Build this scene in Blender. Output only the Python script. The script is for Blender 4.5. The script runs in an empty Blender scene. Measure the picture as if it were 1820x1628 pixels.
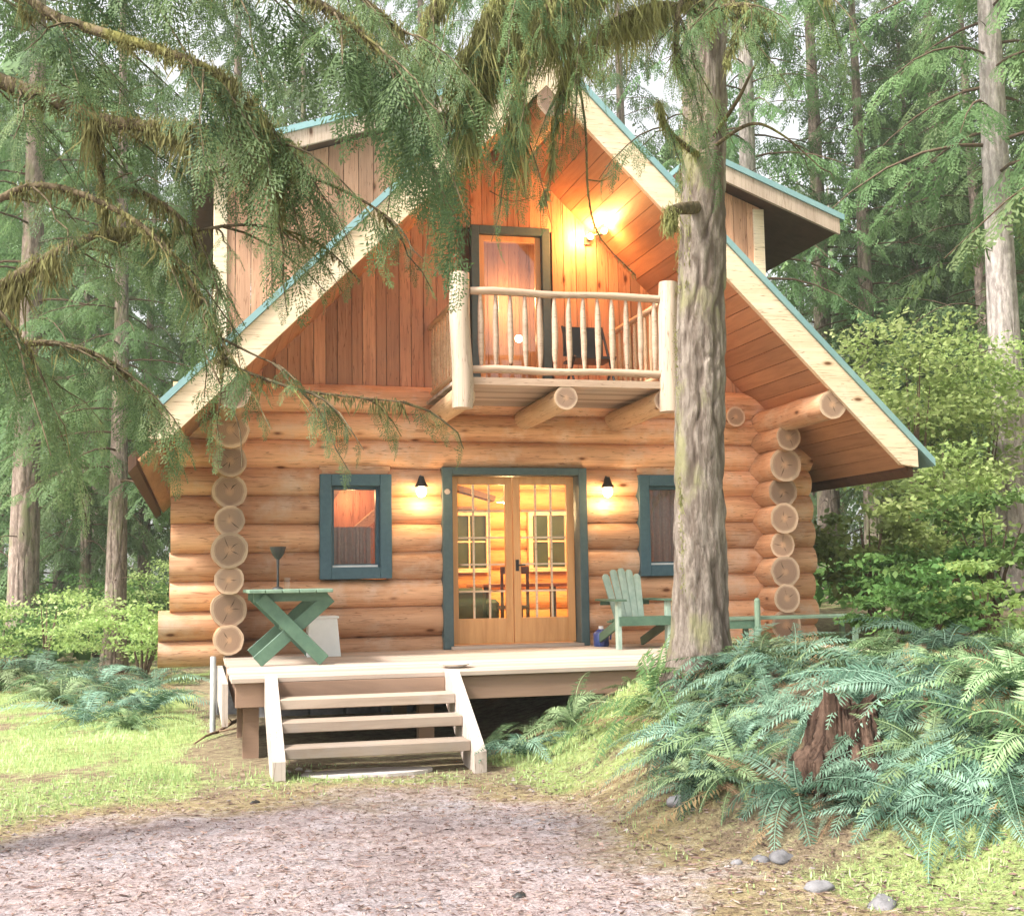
import bpy, math, random
import numpy as np
from math import radians, pi, sin, cos

S = bpy.context.scene
COL = S.collection

# ------------------------------------------------------------------ camera
FOC = 2214.774; CX, CY = 910.0, 814.0
CAM = np.array([-3.773, -15.0703, 0.817])
_v1 = np.array([350. - CX, 1040. - CY, FOC]); _v1 /= np.linalg.norm(_v1)
_v2 = np.array([9700. - CX, 890. - CY, FOC]); _v2 /= np.linalg.norm(_v2)
_v3 = np.cross(_v2, _v1)
if _v3[1] > 0: _v3 = -_v3
RC = np.stack([_v2, _v1, _v3])            # image-frame direction -> world
def P(px, py, z):
    """world point seen at a photo pixel, z metres in front of the camera"""
    return CAM + RC @ np.array([(px - CX) * z / FOC, (py - CY) * z / FOC, z])
def G(px, py, zz=-0.72):
    d = RC @ np.array([px - CX, py - CY, FOC]); return CAM + d * (zz - CAM[2]) / d[2]
cd = bpy.data.cameras.new('camera'); cam = bpy.data.objects.new('camera', cd); COL.objects.link(cam)
cd.sensor_width = 36; cd.lens = 36 * FOC / 1820; cd.clip_end = 2000; cd.clip_start = 0.05
from mathutils import Matrix, Vector
_r, _u, _b = RC @ np.array([1, 0, 0.]), RC @ np.array([0, -1., 0]), RC @ np.array([0, 0, -1.])
cam.matrix_world = Matrix(((_r[0], _u[0], _b[0], CAM[0]), (_r[1], _u[1], _b[1], CAM[1]), (_r[2], _u[2], _b[2], CAM[2]), (0, 0, 0, 1)))
S.camera = cam

# ------------------------------------------------------------------ world, sun, exposure
SUN_EL, SUN_AZ = 50.0, 248.0             # azimuth: compass style, light comes from behind-left of the camera
w = bpy.data.worlds.new('World'); S.world = w; w.use_nodes = True
nt = w.node_tree; bg = nt.nodes['Background']
sky = nt.nodes.new('ShaderNodeTexSky'); sky.sky_type = 'NISHITA'; sky.sun_disc = False
sky.sun_elevation = radians(SUN_EL); sky.sun_rotation = radians(SUN_AZ)
sky.air_density = 1.0; sky.dust_density = 4.0; sky.ozone_density = 1.0
hs = nt.nodes.new('ShaderNodeHueSaturation'); hs.inputs['Saturation'].default_value = 0.14; hs.inputs['Value'].default_value = 1.0
nt.links.new(sky.outputs[0], hs.inputs['Color']); nt.links.new(hs.outputs[0], bg.inputs['Color'])
bg.inputs['Strength'].default_value = 0.13
sl = bpy.data.lights.new('sun', 'SUN'); sl.energy = 2.4; sl.angle = radians(9); sl.color = (1, 0.95, 0.88)
so = bpy.data.objects.new('sun', sl); COL.objects.link(so); so.location = (0, 0, 40)
_sd = Vector((sin(radians(SUN_AZ)) * cos(radians(SUN_EL)), cos(radians(SUN_AZ)) * cos(radians(SUN_EL)), sin(radians(SUN_EL))))
so.rotation_euler = _sd.to_track_quat('Z', 'Y').to_euler()
S.view_settings.view_transform = 'Standard'; S.view_settings.look = 'None'
S.view_settings.exposure = 1.62; S.view_settings.gamma = 1.0
S.cycles.max_bounces = 8; S.cycles.diffuse_bounces = 4; S.cycles.transparent_max_bounces = 12
S.cycles.caustics_reflective = False; S.cycles.caustics_refractive = False
S.cycles.sample_clamp_indirect = 6.0

# ------------------------------------------------------------------ helpers: noise, mesh builder, things
def _hash(i, j, s):
    n = (i * 374761393 + j * 668265263 + s * 1442695041) & 0xffffffff
    n = ((n ^ (n >> 13)) * 1274126177) & 0xffffffff
    return ((n ^ (n >> 16)) & 0xffff) / 65535.0
def vnoise(x, y, s=0):
    x = np.asarray(x, float); y = np.asarray(y, float)
    i = np.floor(x).astype(np.int64); j = np.floor(y).astype(np.int64)
    fx, fy = x - i, y - j; fx = fx * fx * (3 - 2 * fx); fy = fy * fy * (3 - 2 * fy)
    return (_hash(i, j, s) * (1 - fx) + _hash(i + 1, j, s) * fx) * (1 - fy) + (_hash(i, j + 1, s) * (1 - fx) + _hash(i + 1, j + 1, s) * fx) * fy
def fbm(x, y, s=0, o=4):
    t = 0; a = .5
    for k in range(o):
        t = t + a * vnoise(np.asarray(x) * 2 ** k, np.asarray(y) * 2 ** k, s + k * 7); a *= .5
    return t
def sstep(a, b, x):
    t = np.clip((np.asarray(x, float) - a) / (b - a), 0, 1); return t * t * (3 - 2 * t)
def nrm(v):
    v = np.asarray(v, float); return v / (np.linalg.norm(v) + 1e-12)

class MB:
    def __init__(s): s.v = []; s.f = []; s.t = []; s.r = []; s.n = 0
    def add(s, V, F, tint=.5, ring=0., mi=0):
        V = np.asarray(V, float).reshape(-1, 3); F = np.asarray(F, int)
        s.v.append(V); s.f.append((F + s.n, mi)); m = len(V)
        s.t.append(np.broadcast_to(np.asarray(tint, float), (m,))); s.r.append(np.broadcast_to(np.asarray(ring, float), (m,)))
        s.n += m
    def quads(s, Q, tint=.5, mi=0):
        Q = np.asarray(Q, float).reshape(-1, 4, 3)
        t = np.repeat(np.broadcast_to(np.asarray(tint, float), (len(Q),)), 4)
        s.add(Q.reshape(-1, 3), np.arange(len(Q) * 4).reshape(-1, 4), t, mi=mi)
    def box(s, a, b, tint=.5, mi=0):
        a = np.minimum(a, b), np.maximum(a, b); lo, hi = a
        V = [[(lo, hi)[i][0], (lo, hi)[j][1], (lo, hi)[k][2]] for i in (0, 1) for j in (0, 1) for k in (0, 1)]
        s.add(V, BOXF, tint, mi=mi)
    def bar(s, p0, p1, wd, ht, up=(0, 0, 1), tint=.5, mi=0):
        p0 = np.array(p0, float); p1 = np.array(p1, float); d = nrm(p1 - p0)
        x = nrm(np.cross(d, up)); u = np.cross(x, d)
        V = [(p0, p1)[i] + x * (-.5, .5)[j] * wd + u * (-.5, .5)[k] * ht for i in (0, 1) for j in (0, 1) for k in (0, 1)]
        s.add(V, BOXF, tint, mi=mi)
    def prism(s, poly, off, tint=.5, mi=0):
        """polygon (n,3) extruded by vector off"""
        A = np.array(poly, float); n = len(A); V = np.vstack([A, A + np.array(off, float)])
        s.add(V, [[i, (i + 1) % n, n + (i + 1) % n, n + i] for i in range(n)], tint, mi=mi)
        c0 = A.mean(0); c1 = c0 + np.array(off, float)
        s.add(np.vstack([A, [c0]]), [[i, (i + 1) % n, n] for i in range(n)], tint, mi=mi)
        s.add(np.vstack([A + np.array(off, float), [c1]]), [[i, (i + 1) % n, n] for i in range(n)], tint, mi=mi)
    def tube(s, pts, rad, seg=8, caps=True, tint=.5, rough=0., seed=0, mi=0, capmi=None, capring=False):
        pts = np.array(pts, float); m = len(pts); rad = np.broadcast_to(np.asarray(rad, float), (m,))
        T = np.gradient(pts, axis=0); T /= np.linalg.norm(T, axis=1)[:, None] + 1e-12
        a = np.array([0, 0, 1.]) if abs(T[0][2]) < .9 else np.array([1., 0, 0])
        x = nrm(np.cross(T[0], a)); V = []
        rg = np.random.RandomState(seed)
        ph = np.linspace(0, 2 * pi, seg, endpoint=False)
        prof = 1 + rough * (rg.rand(seg) - .5)
        for i in range(m):
            x = nrm(x - T[i] * (x @ T[i])); y = np.cross(T[i], x)
            rr = rad[i] * (prof + rough * (rg.rand(seg) - .5))
            V.append(pts[i] + np.cos(ph)[:, None] * x * rr[:, None] + np.sin(ph)[:, None] * y * rr[:, None])
        V = np.array(V)
        F = [[i * seg + j, i * seg + (j + 1) % seg, (i + 1) * seg + (j + 1) % seg, (i + 1) * seg + j] for i in range(m - 1) for j in range(seg)]
        s.add(V.reshape(-1, 3), F, tint, mi=mi)
        if caps:
            for e in (0, -1):
                W = np.vstack([V[e], [V[e].mean(0)]])
                s.add(W, [[j, (j + 1) % seg, seg] for j in range(seg)], tint, np.append(np.ones(seg), 0.) if capring else 0., mi=mi if capmi is None else capmi)
    def ball(s, c, r, seg=12, rings=8, tint=.5, mi=0):
        c = np.array(c, float); r = np.broadcast_to(np.asarray(r, float), (3,)); V = []
        for i in range(rings + 1):
            th = pi * i / rings
            for j in range(seg): V.append(c + r * np.array([sin(th) * cos(2 * pi * j / seg), sin(th) * sin(2 * pi * j / seg), cos(th)]))
        s.add(V, [[i * seg + j, i * seg + (j + 1) % seg, (i + 1) * seg + (j + 1) % seg, (i + 1) * seg + j] for i in range(rings) for j in range(seg)], tint, mi=mi)
    def build(s, name, mats, parent=None, smooth=False, bevel=0., root=None):
        me = bpy.data.meshes.new(name); o = bpy.data.objects.new(name, me); COL.objects.link(o)
        V = np.vstack(s.v)
        rt = root if root is not None else parent
        while rt is not None and rt.parent is not None: rt = rt.parent
        if rt is not None: V = V - np.array(rt.location)
        if parent is not None: o.parent = parent
        loops = np.concatenate([f.ravel() for f, _ in s.f]); tot = np.concatenate([np.full(len(f), f.shape[1]) for f, _ in s.f])
        mis = np.concatenate([np.full(len(f), mi) for f, mi in s.f])
        me.vertices.add(len(V)); me.vertices.foreach_set('co', V.astype(np.float32).ravel())
        me.loops.add(len(loops)); me.loops.foreach_set('vertex_index', loops.astype(np.int32))
        me.polygons.add(len(tot)); st = np.concatenate([[0], np.cumsum(tot)[:-1]])
        me.polygons.foreach_set('loop_start', st.astype(np.int32)); me.polygons.foreach_set('loop_total', tot.astype(np.int32))
        me.polygons.foreach_set('material_index', mis.astype(np.int32))
        me.polygons.foreach_set('use_smooth', np.full(len(tot), bool(smooth)))
        for nm, arr in (('tint', s.t), ('ring', s.r)):
            at = me.attributes.new(nm, 'FLOAT', 'POINT'); at.data.foreach_set('value', np.concatenate(arr).astype(np.float32))
        for m in (mats if isinstance(mats, (list, tuple)) else [mats]): me.materials.append(m)
        me.update(calc_edges=True); me.validate()
        if bevel:
            b = o.modifiers.new('bevel', 'BEVEL'); b.width = bevel; b.segments = 1; b.limit_method = 'ANGLE'
        return o
BOXF = [[0, 1, 3, 2], [4, 6, 7, 5], [0, 4, 5, 1], [2, 3, 7, 6], [0, 2, 6, 4], [1, 5, 7, 3]]

def tag(o, label=None, cat=None, group=None, kind=None):
    if label: o['label'] = label
    if cat: o['category'] = cat
    if group: o['group'] = group
    if kind: o['kind'] = kind
    return o
def thing(name, label, cat, loc=(0, 0, 0), group=None):
    o = bpy.data.objects.new(name, None); COL.objects.link(o); o.location = loc; o.empty_display_size = .2
    return tag(o, label, cat, group)
def copy_tree(o, parent=None):
    c = o.copy(); COL.objects.link(c)
    if parent is not None: c.parent = parent
    for ch in list(o.children): copy_tree(ch, c)
    return c

# ------------------------------------------------------------------ materials
def rgb(*c): return (c[0], c[1], c[2], 1)
class NT:
    def __init__(s, name):
        s.m = bpy.data.materials.new(name); s.m.use_nodes = True; s.t = s.m.node_tree
        s.b = s.t.nodes['Principled BSDF']; s.out = s.t.nodes['Material Output']
    def n(s, typ, **kw):
        x = s.t.nodes.new('ShaderNode' + typ)
        for k, v in kw.items():
            if k[0] == '_': setattr(x, k[1:], v)
            else: x.inputs[k.replace('_', ' ')].default_value = v
        return x
    def l(s, a, b): s.t.links.new(a, b)
    def coord(s, scale=(1, 1, 1), rnd=False):
        tc = s.n('TexCoord'); mp = s.n('Mapping'); mp.inputs['Scale'].default_value = scale
        s.l(tc.outputs['Object'], mp.inputs['Vector'])
        if rnd:
            oi = s.n('ObjectInfo'); mu = s.n('Math', _operation='MULTIPLY'); mu.inputs[1].default_value = 37.
            s.l(oi.outputs['Random'], mu.inputs[0]); s.l(mu.outputs[0], mp.inputs['Location'])
        return mp.outputs[0]
    def noise(s, vec, scale, detail=4., rough=.6, dist=0.):
        x = s.n('TexNoise', Scale=scale, Detail=detail, Roughness=rough, Distortion=dist)
        if vec is not None: s.l(vec, x.inputs['Vector'])
        return x.outputs['Fac']
    def ramp(s, fac, stops):
        x = s.n('ValToRGB'); e = x.color_ramp.elements
        while len(e) < len(stops): e.new(.5)
        for i, (p, c) in enumerate(stops): e[i].position = p; e[i].color = rgb(*c)
        s.l(fac, x.inputs[0]); return x.outputs[0]
    def attr(s, name):
        x = s.n('Attribute'); x.attribute_name = name; return x.outputs['Fac']
    def mix(s, fac, a, b, mode='MIX'):
        x = s.t.nodes.new('ShaderNodeMix'); x.data_type = 'RGBA'; x.blend_type = mode
        for sock, v in ((x.inputs[0], fac), (x.inputs[6], a), (x.inputs[7], b)):
            if hasattr(v, 'is_output') or isinstance(v, bpy.types.NodeSocket): s.l(v, sock)
            else: sock.default_value = v if not isinstance(v, tuple) or len(v) == 4 else rgb(*v)
        return x.outputs[2]
    def math(s, op, a, b=0.):
        x = s.n('Math', _operation=op)
        for i, v in enumerate((a, b)):
            if isinstance(v, bpy.types.NodeSocket): s.l(v, x.inputs[i])
            else: x.inputs[i].default_value = v
        return x.outputs[0]
    def scale(s, col, fac):      # colour * (grey) factor socket
        c = s.n('CombineColor'); 
        for i in range(3): s.l(fac, c.inputs[i])
        return s.mix(1., col, c.outputs[0], 'MULTIPLY')
    def bump(s, h, strength=.4, dist=.02):
        x = s.n('Bump', Strength=strength, Distance=dist); s.l(h, x.inputs['Height']); s.l(x.outputs[0], s.b.inputs['Normal'])
    def col(s, c): 
        if isinstance(c, tuple): s.b.inputs['Base Color'].default_value = rgb(*c)
        else: s.l(c, s.b.inputs['Base Color'])
    def rough(s, v, spec=.3): s.b.inputs['Roughness'].default_value = v; s.b.inputs['Specular IOR Level'].default_value = spec

def wood(name, light, dark, axis=0, freq=9., rough=.55, knots=True, tintamp=.5, spec=.3, bumpd=.006, weather=None):
    t = NT(name); sc = [freq] * 3; sc[axis] = freq * .09
    v = t.coord(tuple(sc), True)
    tn = t.attr('tint')
    off = t.n('VectorMath', _operation='ADD'); cmb = t.n('CombineXYZ'); m7 = t.math('MULTIPLY', tn, 53.)
    t.l(m7, cmb.inputs[0]); t.l(m7, cmb.inputs[1]); t.l(m7, cmb.inputs[2]); t.l(v, off.inputs[0]); t.l(cmb.outputs[0], off.inputs[1])
    g = t.noise(off.outputs[0], 1., 6., .65, .6)
    c = t.ramp(g, [(.25, dark), (.5, tuple(a * .6 + b * .4 for a, b in zip(light, dark))), (.72, light)])
    big = t.noise(t.coord((1, 1, 1), True), .9, 2., .5)
    c = t.scale(c, t.math('ADD', t.math('MULTIPLY', big, .5), .75))
    if weather:
        wn = t.noise(t.coord((1.0, 1.0, 1.0), True), 2.3, 5., .65)
        c = t.mix(t.ramp(wn, [(.5, (0, 0, 0)), (.72, (1, 1, 1))]), c, weather)
    if knots:
        cs = [30.] * 3; cs[axis] = 1.1
        ck = t.noise(t.coord(tuple(cs), True), 1., 2., .5, .4)
        c = t.mix(1., c, t.ramp(ck, [(.485, (1, 1, 1)), (.5, (.42, .34, .28)), (.515, (1, 1, 1))]), 'MULTIPLY')
        ks = [4.] * 3; ks[axis] = 1.6
        vo = t.n('TexVoronoi', Scale=1.); t.l(t.coord(tuple(ks), True), vo.inputs['Vector'])
        k = t.ramp(vo.outputs['Distance'], [(.05, (.22, .13, .08)), (.1, (.8, .72, .66)), (.16, (1, 1, 1))])
        c = t.mix(1., c, k, 'MULTIPLY')
    c = t.scale(c, t.math('ADD', t.math('MULTIPLY', tn, tintamp), 1 - tintamp * .5))
    t.col(c); t.rough(rough, spec); t.bump(g, .5, bumpd); return t.m

def simple(name, c1, c2, scale=6., rough=.6, spec=.3, bump=.3, metal=0., bd=.004):
    t = NT(name); g = t.noise(t.coord((1, 1, 1), True), scale, 6., .65)
    c = t.ramp(g, [(.3, c2), (.68, c1)])
    c = t.scale(c, t.math('ADD', t.math('MULTIPLY', t.attr('tint'), .4), .8))
    t.col(c); t.rough(rough, spec); t.b.inputs['Metallic'].default_value = metal
    if bump: t.bump(g, bump, bd)
    return t.m

def leafmat(name, dark, mid, light, trans=.35, rough=.55, scale=.8, var=.5):
    t = NT(name); tn = t.attr('tint')
    g = t.noise(t.coord((1, 1, 1), True), scale, 3., .6)
    f = t.math('ADD', t.math('MULTIPLY', tn, 1 - var), t.math('MULTIPLY', g, var))
    c = t.ramp(f, [(.2, dark), (.5, mid), (.8, light)])
    oi = t.n('ObjectInfo'); hsv = t.n('HueSaturation')
    t.l(c, hsv.inputs['Color']); t.l(t.math('ADD', t.math('MULTIPLY', oi.outputs['Random'], .035), .4825), hsv.inputs['Hue'])
    t.l(t.math('ADD', t.math('MULTIPLY', oi.outputs['Random'], .55), .72), hsv.inputs['Value'])
    t.col(hsv.outputs[0]); t.rough(rough, .25)
    tr = t.n('BsdfTranslucent'); t.l(hsv.outputs[0], tr.inputs['Color'])
    mx = t.n('MixShader'); mx.inputs[0].default_value = trans
    t.l(t.b.outputs[0], mx.inputs[1]); t.l(tr.outputs[0], mx.inputs[2]); t.l(mx.outputs[0], t.out.inputs[0]); return t.m

def bark(name, c1, c2, c3=None, sc=7., bd=.03, fiss=False):
    t = NT(name); v = t.coord((sc, sc, sc * (.42 if fiss else .17)), True)
    vo = t.n('TexVoronoi', Scale=1., _feature='DISTANCE_TO_EDGE'); 
    nz = t.n('TexNoise', Scale=1.3, Detail=4.); t.l(v, nz.inputs['Vector'])
    vv = t.mix(.35, v, nz.outputs['Color']); t.l(vv, vo.inputs['Vector'])
    h = t.ramp(vo.outputs['Distance'], [(.0, (0, 0, 0)), (.22, (1, 1, 1))]) if not fiss else t.ramp(t.noise(t.coord((9, 9, 1.6), True), 1.6, 6., .7, .8), [(.36, (0, 0, 0)), (.62, (1, 1, 1))])
    g = t.noise(t.coord((1, 1, .35), True), 14., 6., .7)
    c = t.mix(t.math('MULTIPLY', h, g), c2, c1)
    c = t.mix(t.ramp(g, [(.45, (0, 0, 0)), (.7, (1, 1, 1))]), c, tuple(min(1, x * (1.12 if fiss else 1.35)) for x in c1))
    if c3:
        mo = t.noise(t.coord((1, 1, .5), True), 2.2, 5., .65)
        c = t.mix(t.ramp(mo, [(.54, (0, 0, 0)), (.64, (1, 1, 1))]), c, c3)
    if fiss: c = t.mix(t.ramp(t.attr('tint'), [(.2, (.85, .85, .85)), (.75, (0, 0, 0))]), c, tuple(.8 * x for x in c2))
    t.col(c); t.rough(.9, .1); t.bump(t.math('ADD', h, t.math('MULTIPLY', g, .6)), .9, bd); return t.m

def emit(name, c, st):
    t = NT(name); e = t.n('Emission', Strength=st); e.inputs[0].default_value = rgb(*c); t.l(e.outputs[0], t.out.inputs[0]); return t.m

def glassmat(name, tintc=(.95, .97, .96)):
    t = NT(name); tr = t.n('BsdfTransparent'); tr.inputs[0].default_value = rgb(*tintc)
    gl = t.n('BsdfGlossy', Roughness=.03); lw = t.n('LayerWeight', Blend=.5)
    fr = t.math('ADD', t.math('MULTIPLY', t.math('POWER', lw.outputs['Facing'], 4.), .8), .05)
    mx = t.n('MixShader'); t.l(fr, mx.inputs[0]); t.l(tr.outputs[0], mx.inputs[1]); t.l(gl.outputs[0], mx.inputs[2]); t.l(mx.outputs[0], t.out.inputs[0]); return t.m

def endmat(name):
    t = NT(name); r = t.attr('ring'); tn = t.attr('tint')
    g = t.noise(t.coord((1, 1, 1)), 6., 4., .7)
    rr = t.math('ADD', r, t.math('MULTIPLY', t.math('SUBTRACT', g, .5), .25))
    c = t.ramp(rr, [(.0, (.50, .30, .18)), (.18, (.43, .26, .16)), (.3, (.33, .21, .14)), (.7, (.315, .2, .135)), (.80, (.37, .24, .165)), (.87, (.52, .37, .25)), (1., (.57, .41, .28))])
    wv = t.math('ADD', t.math('MULTIPLY', t.math('SINE', t.math('MULTIPLY', rr, 60.)), .08), 1.)
    st = t.noise(t.coord((1, 1, 1)), 2.2, 4., .6); c = t.mix(t.ramp(st, [(.5, (0, 0, 0)), (.7, (.7, .7, .7))]), c, (.25, .18, .135))
    c = t.scale(c, wv); c = t.scale(c, t.math('ADD', t.math('MULTIPLY', tn, .8), .5))
    t.col(c); t.rough(.75, .2); t.bump(g, .3, .006); return t.m

M = {}
M['check'] = simple('dark_drying_crack', (.085, .055, .035), (.05, .032, .022), 20., .9, .1, 0)
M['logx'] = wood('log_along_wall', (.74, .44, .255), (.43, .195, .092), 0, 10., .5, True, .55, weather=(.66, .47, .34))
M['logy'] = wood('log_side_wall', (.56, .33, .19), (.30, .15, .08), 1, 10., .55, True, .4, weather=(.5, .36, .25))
M['logend'] = endmat('sawn_log_end')
M['plank'] = wood('gable_plank', (.56, .30, .175), (.36, .165, .09), 2, 12., .55, True, .6)
M['dplank'] = wood('dormer_plank', (.60, .335, .205), (.40, .195, .11), 2, 12., .55, True, .6)
M['soffit'] = wood('soffit_board', (.47, .245, .13), (.31, .145, .072), 1, 14., .5, False, .45)
M['rake'] = wood('rake_board_wood', (.80, .65, .46), (.64, .47, .30), 0, 7., .6, True, .2, weather=(.76, .62, .46))
M['trim'] = simple('green_trim_paint', (.075, .115, .118), (.055, .09, .095), 20., .45, .4)
M['wtrim'] = simple('teal_window_paint', (.062, .125, .155), (.045, .098, .125), 20., .45, .4)
M['roof'] = simple('green_metal_roof', (.30, .46, .45), (.22, .38, .39), 3., .35, .5, .1, .3)
M['pale_post'] = wood('peeled_post_wood', (.56, .44, .34), (.36, .26, .19), 2, 7., .6, True, .25)
M['pale_rail'] = wood('peeled_rail_wood', (.54, .39, .28), (.34, .22, .15), 0, 8., .6, True, .3)
M['beam'] = wood('balcony_beam_wood', (.66, .46, .28), (.44, .27, .15), 1, 8., .6, True, .3)
M['deck'] = wood('weathered_deck_wood', (.52, .42, .34), (.34, .26, .205), 0, 8., .75, False, .5, weather=(.40, .34, .29))
M['deckdark'] = wood('deck_rim_wood', (.32, .205, .14), (.2, .125, .085), 0, 6., .75, False, .3)
M['step'] = wood('step_wood', (.40, .315, .245), (.24, .18, .135), 0, 9., .8, False, .4, weather=(.33, .28, .24))
M['stringer'] = wood('stringer_wood', (.56, .48, .42), (.38, .31, .26), 2, 8., .8, True, .3, weather=(.42, .37, .33))
M['door'] = wood('varnished_door_wood', (.72, .39, .16), (.52, .24, .08), 2, 9., .35, False, .2, .5)
M['dark'] = simple('dark_metal', (.03, .028, .026), (.018, .017, .016), 15., .5, .5)
M['darkwood'] = wood('dark_brown_wood', (.12, .06, .035), (.07, .035, .02), 2, 8., .7, False, .3)  # dark brown timber for backings, fascia, dormers and indoor furniture
M['green'] = simple('green_painted_wood', (.095, .175, .115), (.06, .12, .08), 9., .5, .4)
M['palegreen'] = simple('faded_green_paint', (.40, .50, .42), (.26, .37, .30), 9., .6, .3)
M['benchgreen'] = simple('dull_green_bench_paint', (.20, .29, .205), (.13, .205, .15), 9., .65, .25)
M['pipe'] = simple('grey_pipe_plastic', (.50, .52, .52), (.38, .40, .41), 5., .5, .3)
M['white'] = simple('white_plastic', (.82, .82, .8), (.72, .73, .71), 4., .45, .4)
M['blue'] = simple('blue_plastic', (.03, .06, .22), (.02, .045, .17), 4., .35, .5)
M['glass'] = glassmat('window_glass')
M['bulb'] = emit('lamp_bulb', (1., .72, .36), 14.)
M['int_wall'] = wood('interior_log_wall', (.75, .45, .17), (.58, .31, .10), 0, 8., .6, True, .4)
M['int_floor'] = wood('interior_floor', (.42, .22, .10), (.3, .14, .06), 1, 8., .5, False, .4)
M['curtain'] = simple('brown_curtain_cloth', (.52, .33, .26), (.40, .24, .19), 30., .9, .1)
M['stone'] = simple('grey_stone', (.24, .23, .235), (.12, .115, .118), 9., .85, .2, .7, bd=.02)
M['bark_main'] = bark('mossy_fir_bark', (.33, .28, .235), (.14, .105, .082), (.27, .25, .14), 26., .014, True)
M['bark_far'] = bark('grey_fir_bark', (.36, .28, .235), (.18, .13, .11), (.26, .25, .15), 7., .03)
M['bark_pale'] = bark('pale_trunk_bark', (.50, .43, .40), (.30, .25, .23), None, 8., .02)
M['twig'] = simple('twig_bark', (.16, .11, .075), (.09, .06, .04), 20., .9, .1)
M['moss'] = leafmat('hanging_moss', (.10, .085, .035), (.21, .195, .075), (.36, .36, .15), .35, .9, 3.)
M['needle'] = leafmat('conifer_needles', (.045, .088, .036), (.125, .20, .078), (.29, .38, .17), .5, .5, .9)
M['needle_far'] = leafmat('distant_needles', (.06, .115, .048), (.135, .215, .085), (.28, .37, .16), .5, .6, .35)
M['leaf'] = leafmat('maple_leaves', (.20, .29, .09), (.38, .50, .17), (.58, .66, .30), .5, .5, .8)
M['shrub'] = leafmat('shrub_leaves', (.06, .13, .035), (.12, .22, .06), (.21, .33, .10), .4, .5, .8)
M['fern'] = leafmat('sword_fern_fronds', (.022, .052, .028), (.072, .145, .09), (.25, .38, .27), .2, .6, 1.5, .35)
M['fern_light'] = leafmat('young_fern_fronds', (.07, .16, .06), (.14, .28, .10), (.25, .42, .17), .4, .45, 1.2)
M['grass'] = leafmat('lawn_grass', (.18, .26, .09), (.36, .48, .19), (.60, .70, .38), .35, .6, .5)
M['litter'] = leafmat('dry_needle_litter', (.08, .05, .038), (.29, .19, .14), (.46, .37, .30), .0, .9, 40., .25)
M['stump'] = bark('rotten_stump_bark', (.135, .085, .06), (.045, .027, .02), (.115, .115, .05), 18., .03)

def groundmat():
    t = NT('forest_ground'); tc = t.n('TexCoord'); v = tc.outputs['Object']
    n1 = t.noise(v, 1.1, 6., .65); n2 = t.noise(v, 9., 8., .75); n3 = t.noise(v, 60., 4., .7)
    gravel = t.ramp(n2, [(.28, (.27, .19, .18)), (.46, (.50, .385, .37)), (.64, (.66, .55, .545))])
    gravel = t.mix(t.ramp(n1, [(.42, (0, 0, 0)), (.66, (1, 1, 1))]), gravel, t.ramp(n2, [(.3, (.33, .275, .285)), (.65, (.62, .56, .59))]))
    straw = t.ramp(n2, [(.3, (.22, .15, .09)), (.5, (.42, .33, .18)), (.7, (.52, .44, .26))])
    moss = t.ramp(n2, [(.28, (.19, .22, .08)), (.5, (.37, .45, .16)), (.7, (.52, .60, .28))])
    soil = t.ramp(n2, [(.3, (.13, .095, .06)), (.48, (.31, .235, .15)), (.6, (.40, .35, .2)), (.74, (.34, .40, .16))])
    gr = t.math('ADD', t.attr('tint'), t.math('MULTIPLY', t.math('SUBTRACT', n2, .5), .9))
    dr = t.math('ADD', t.attr('ring'), t.math('MULTIPLY', t.math('SUBTRACT', n2, .5), .7))
    c = t.mix(t.ramp(gr, [(.35, (0, 0, 0)), (.62, (1, 1, 1))]), soil, moss)
    edge = t.ramp(dr, [(.22, (0, 0, 0)), (.45, (1, 1, 1))])
    c = t.mix(edge, c, straw)
    c = t.mix(t.ramp(dr, [(.5, (0, 0, 0)), (.8, (1, 1, 1))]), c, gravel)
    n4 = t.noise(v, 26., 5., .8, 1.2)
    c = t.scale(c, t.math('ADD', t.math('MULTIPLY', n3, .8), .6)); c = t.scale(c, t.math('ADD', t.math('MULTIPLY', n4, 1.1), .46))
    t.col(c); t.rough(.95, .1); t.bump(t.math('ADD', t.math('ADD', n2, n4), t.math('MULTIPLY', n3, .5)), 1., .035); return t.m
M['ground'] = groundmat()

# ------------------------------------------------------------------ ground
GZ = -0.72
_bp = np.array([G(px, py)[:2] for px, py in ((-900, 1490), (0, 1478), (300, 1446), (480, 1416), (850, 1396), (1000, 1420), (1150, 1470), (1280, 1540), (1380, 1620))] + [[-.55, -10.6], [-.3, -12.5], [.2, -20], [1, -90]])
_bp[0] = [-60, _bp[1][1] + .4]
def dirt_d(x, y):
    """signed distance in metres to the upper edge of the drive, > 0 on the drive"""
    x = np.asarray(x, float); y = np.asarray(y, float); x, y = np.broadcast_arrays(x, y); best = np.full(x.shape, 1e9)
    for p, q in zip(_bp[:-1], _bp[1:]):
        d = q - p; t = np.clip(((x - p[0]) * d[0] + (y - p[1]) * d[1]) / (d @ d), 0, 1)
        best = np.minimum(best, np.hypot(x - p[0] - t * d[0], y - p[1] - t * d[1]))
    _o = np.argsort(_bp[:, 0]); yb = np.interp(x, _bp[_o, 0], _bp[_o, 1], right=-999)
    return np.where(y < yb, best, -best) + 1.7 * (fbm(x * .9, y * .9, 5) - .47) + .35 * (fbm(x * 3.1, y * 3.1, 15) - .47)
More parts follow.
